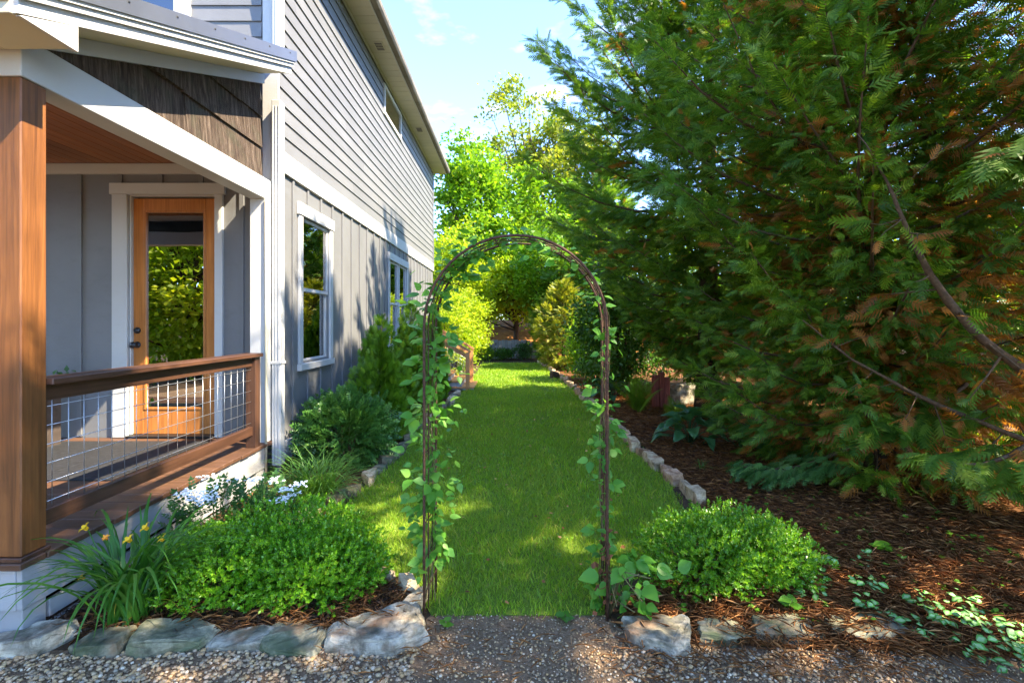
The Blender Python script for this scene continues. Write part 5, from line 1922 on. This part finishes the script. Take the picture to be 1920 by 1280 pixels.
BED_R = [(0.62, 2.5), (3.3, 2.3), (12, 1.0), (12, 24), (1.25, 24), (1.25, 18), (1.45, 14.0), (1.62, 10), (1.70, 7.2), (1.74, 5.0), (1.62, 3.95), (0.84, 3.0), (0.66, 2.74)]
BED_L = [(-2.44, 2.52), (-0.60, 2.58), (-0.54, 2.72), (-0.62, 2.9), (-0.80, 3.10), (-1.06, 3.35), (-1.56, 4.0), (-1.53, 4.8), (-1.47, 6.0), (-1.40, 8.0), (-1.28, 10.5), (-2.44, 10.5)]
rng = np.random.default_rng(602)
litter('pine_straw', 52000, [(.6, 3.2, 2.35, 4.0, .34), (1.4, 6.0, 3.0, 6.5, .40), (1.4, 5, 6.5, 11, .20), (1.2, 4, 11, 20, .06)], M['straw'], (.05, .15), (.003, .007), .035, 'orange-brown pine straw over the right bed', mask=lambda P: poly_mask(P, BED_R))
litter('pine_straw', 900, [(.5, 2.2, 2.2, 2.5, .8), (-.9, .5, 2.2, 2.6, .2)], M['straw'], (.04, .10), (.003, .006), .03, 'stray pine straw over the gravel')
litter('bark_mulch', 26000, [(-2.44, -.5, 2.5, 4.2, .55), (-2.44, -1.2, 4.2, 10.5, .20), (1.3, 3.4, 3.6, 8, .25)], M['chips'], (.02, .07), (.008, .022), .03, 'dark bark mulch in the beds', mask=lambda P: poly_mask(P, BED_R) | poly_mask(P, BED_L))
litter('dry_litter', 1500, [(-1.0, -.5, 2.55, 3.1, .5), (-2.3, -.6, 2.5, 2.7, .5)], M['straw'], (.05, .13), (.002, .005), .05, 'dry stalks lying in the left bed', tilt=.3, mask=lambda P: poly_mask(P, BED_L))

ico = bmesh.new()
bmesh.ops.create_icosphere(ico, subdivisions=1, radius=.5)
ico.verts.ensure_lookup_table()
PV = np.array([v.co[:] for v in ico.verts]) * (1 + np.random.default_rng(5).normal(0, .09, (len(ico.verts), 1)))
PF = np.array([[v.index for v in f.verts] for f in ico.faces])
ico.free()
GRAVEL = [(-2.6, 1.9), (2.9, 1.9), (2.75, 2.40), (2.2, 2.44), (.62, 2.44), (.52, 2.73), (-.42, 2.73), (-.50, 2.50), (-2.6, 2.38)]
rng = np.random.default_rng(603)


def pebbles(n, x0, x1, y0, y1, s):
    P = np.stack([rng.uniform(x0, x1, n), rng.uniform(y0, y1, n)], 1)
    return P[poly_mask(P, GRAVEL)], s


PP, SS = [], []
for (n, x0, x1, y0, y1, s0, s1) in ((9500, -2.6, 2.9, 1.9, 2.75, .005, .011), (3600, -2.6, -.45, 1.9, 2.5, .013, .026), (900, -.4, 1.0, 1.9, 2.6, .010, .017), (1500, .5, 2.0, 1.9, 2.45, .012, .022)):
    P, _ = pebbles(n, x0, x1, y0, y1, None)
    PP.append(P); SS.append(np.exp(rng.uniform(math.log(s0), math.log(s1), len(P))))
P = np.concatenate(PP); S = np.concatenate(SS)
N = len(P)
sc = np.stack([S * rng.uniform(.8, 1.3, N), S * rng.uniform(.8, 1.2, N), S * rng.uniform(.5, .85, N)], 1)
Z = S * .18 + .006
o = link('gravel', scat_mesh('gravel', PV, PF, np.concatenate([P, Z[:, None]], 1), np.concatenate([rng.normal(size=(N, 2)), np.zeros((N, 1))], 1), np.array([0, 0, 1.]) + rng.normal(0, .25, (N, 3)), sc, M['pebble'], rng.random(N), None, None, True))
tag(o, 'tan and grey pea gravel of the path in front', None, None, 'stuff')

# ------------------------------------------------------------------ variegated cover and seedlings
lam_v = np.array([(0, 0, 0), (-.16, .08, .03), (0, .1, 0), (.16, .08, .03), (-.40, .40, .08), (-.15, .42, .03), (.15, .42, .03), (.40, .40, .08), (-.28, .75, .05), (0, .72, 0), (.28, .75, .05), (0, 1, -.06)])
lam_f = np.array([(0, 2, 1), (0, 3, 2), (1, 2, 5), (1, 5, 4), (2, 6, 5), (2, 3, 6), (3, 7, 6), (4, 5, 8), (5, 9, 8), (5, 6, 9), (6, 10, 9), (6, 7, 10), (8, 9, 11), (9, 10, 11)])
lam_mid = np.array([.3, .8, .1, .8, 1, .15, .15, 1, 1, .1, 1, .7])
rng = np.random.default_rng(604)
spots = [(1.98, 2.72, 7), (2.10, 2.95, 6), (1.85, 3.05, 5), (1.72, 2.86, 5), (2.25, 2.60, 8), (2.42, 2.62, 9), (2.38, 2.42, 9), (2.55, 2.50, 9), (2.20, 2.40, 6), (2.05, 2.55, 6), (2.48, 2.30, 8), (2.3, 2.26, 6), (2.62, 2.36, 8), (2.0, 3.25, 5), (2.3, 3.3, 4), (2.52, 2.78, 7), (2.3, 2.8, 6)]
P, D, U, S = [], [], [], []
for (x, y, n) in spots:
    for k in range(n * 3):
        a = rng.random() * 2 * PI
        r = rng.uniform(.01, .075)
        P.append((x + math.cos(a) * r, y + math.sin(a) * r, rng.uniform(.03, .085)))
        D.append((math.cos(a), math.sin(a), rng.normal(-.1, .2)))
        U.append((rng.normal(0, .3), rng.normal(-.25, .3), 1))
        S.append(rng.uniform(.03, .055))
o = link('ground_cover', scat_mesh('ground_cover', lam_v, lam_f, np.array(P), np.array(D), np.array(U), np.array(S), M['lamium'], None, None, {'mid': lam_mid}, True))
tag(o, 'silver-variegated leafy ground cover at the lower right corner', None, None, 'stuff')


def seedling(label, x, y, n, h, ls, seed, mat='seedling'):
    r = np.random.default_rng(seed)
    root = empty('seedling', (x, y, 0), label, 'seedling', 'seedlings in the pine straw')
    G().tube([(0, 0, 0), (.005, 0, h)], .002, 5).obj('stem', M['vinestem'], root, False)
    me = np_mesh('leaf', vleaf_v * np.array([1.2, 1, 1]), vleaf_f, M[mat], {'rnd': np.full(13, r.random())}, True)
    for i in range(n):
        a = i * 2.4
        d = Vector((math.cos(a), math.sin(a), .1)).normalized()
        nr = Vector((r.normal(0, .2), -.3, 1)).normalized()
        s_ = d.cross(nr).normalized()
        o = link('leaf', me, root, False)
        o.matrix_local = Matrix.Translation((0, 0, h * (.55 + .5 * i / n))) @ Matrix((s_, d, s_.cross(d))).transposed().to_4x4() @ Matrix.Scale(ls * r.uniform(.75, 1.1), 4)


seedling('bright lime seedling with broad leaves in the pine straw at right', 2.55, 3.42, 5, .09, .085, 701)
seedling('upright narrow-leaved seedling between boxwood and mossy stones', 1.52, 2.72, 5, .10, .075, 702)
seedling('tiny seedling just under the right boxwood', .93, 2.72, 4, .06, .045, 703)
seedling('pair-leaved seedling left of the upright narrow one', 1.33, 2.74, 5, .05, .05, 704)
seedling('small round-leaved seedling on gravel beside the left arch leg', -.35, 2.60, 4, .05, .05, 705)
seedling('leafy sprig on gravel before the right arch leg', .28, 2.66, 5, .05, .06, 706)
rng = np.random.default_rng(606)
n = 150
c = np.stack([rng.uniform(1.5, 3.6, n), rng.uniform(2.6, 4.6, n)], 1)
P = np.repeat(np.concatenate([c, np.full((n, 1), .045)], 1), 5, 0) + rng.normal(0, .010, (n * 5, 3))
a = rng.random(n * 5) * 2 * PI
o = link('weeds', scat_mesh('weeds', LEAF_V * np.array([1.3, 1, 1]), LEAF_F, P, np.stack([np.cos(a), np.sin(a), rng.normal(.1, .2, n * 5)], 1), np.array([0, -.2, 1.]) + rng.normal(0, .3, (n * 5, 3)), rng.uniform(.018, .038, n * 5), M['seedling']))
tag(o, 'scattered tiny weeds in the pine straw', None, None, 'stuff')

# ------------------------------------------------------------------ trees around the viewpoint (seen mirrored in the glass)
RG = 'trees mirrored in the door glass'
broadleaf('roadside_tree', 'leafy tree mirrored in the glass of the entry door', 'tree', -9.5, -4.5, 7, 2.6, 2.9, 3.2, 150, 120, .19, M['brightshrub'], 801, .16, (.5, .8), RG)
broadleaf('roadside_tree', 'second leafy tree mirrored in the door glass', 'tree', -13.5, -6.0, 8, 3.0, 3.4, 3.8, 150, 110, .24, M['brightshrub'], 802, .18, (.5, .9), RG)
broadleaf('roadside_tree', 'third leafy tree mirrored in the door glass', 'tree', -6.2, -7.5, 7, 2.6, 3.0, 3.4, 140, 110, .2, M['brightshrub'], 803, .16, (.5, .8), RG)
# wood beyond the conifers
for k, (x, y, H, rr, m, lb_) in enumerate([(12.5, 8.5, 4.6, 2.4, 'maple', 'low bright tree glimpsed between the two nearest cypress trunks'), (12, 14, 5.2, 2.8, 'brightshrub', 'bright low tree glimpsed behind the tall cypress'), (13, 3.5, 4.4, 2.4, 'brightshrub', 'low bright tree glimpsed under the slanting limb'),
                                       (10.5, 20, 6, 2.6, 'maple', 'tree behind the far conifers on the right'), (7.5, 26, 7, 2.6, 'maple', 'tall tree behind the golden conifer'), (17, 11, 6, 3.2, 'maple', 'farther low tree through the cypresses')]):
    broadleaf('woodland_tree', lb_, 'tree', x, y, H, rr, H * .48, H * .5, 100, 60, .26, M[m], 820 + k, .2, (.6, 1.0), 'woodland trees beyond the cypresses')
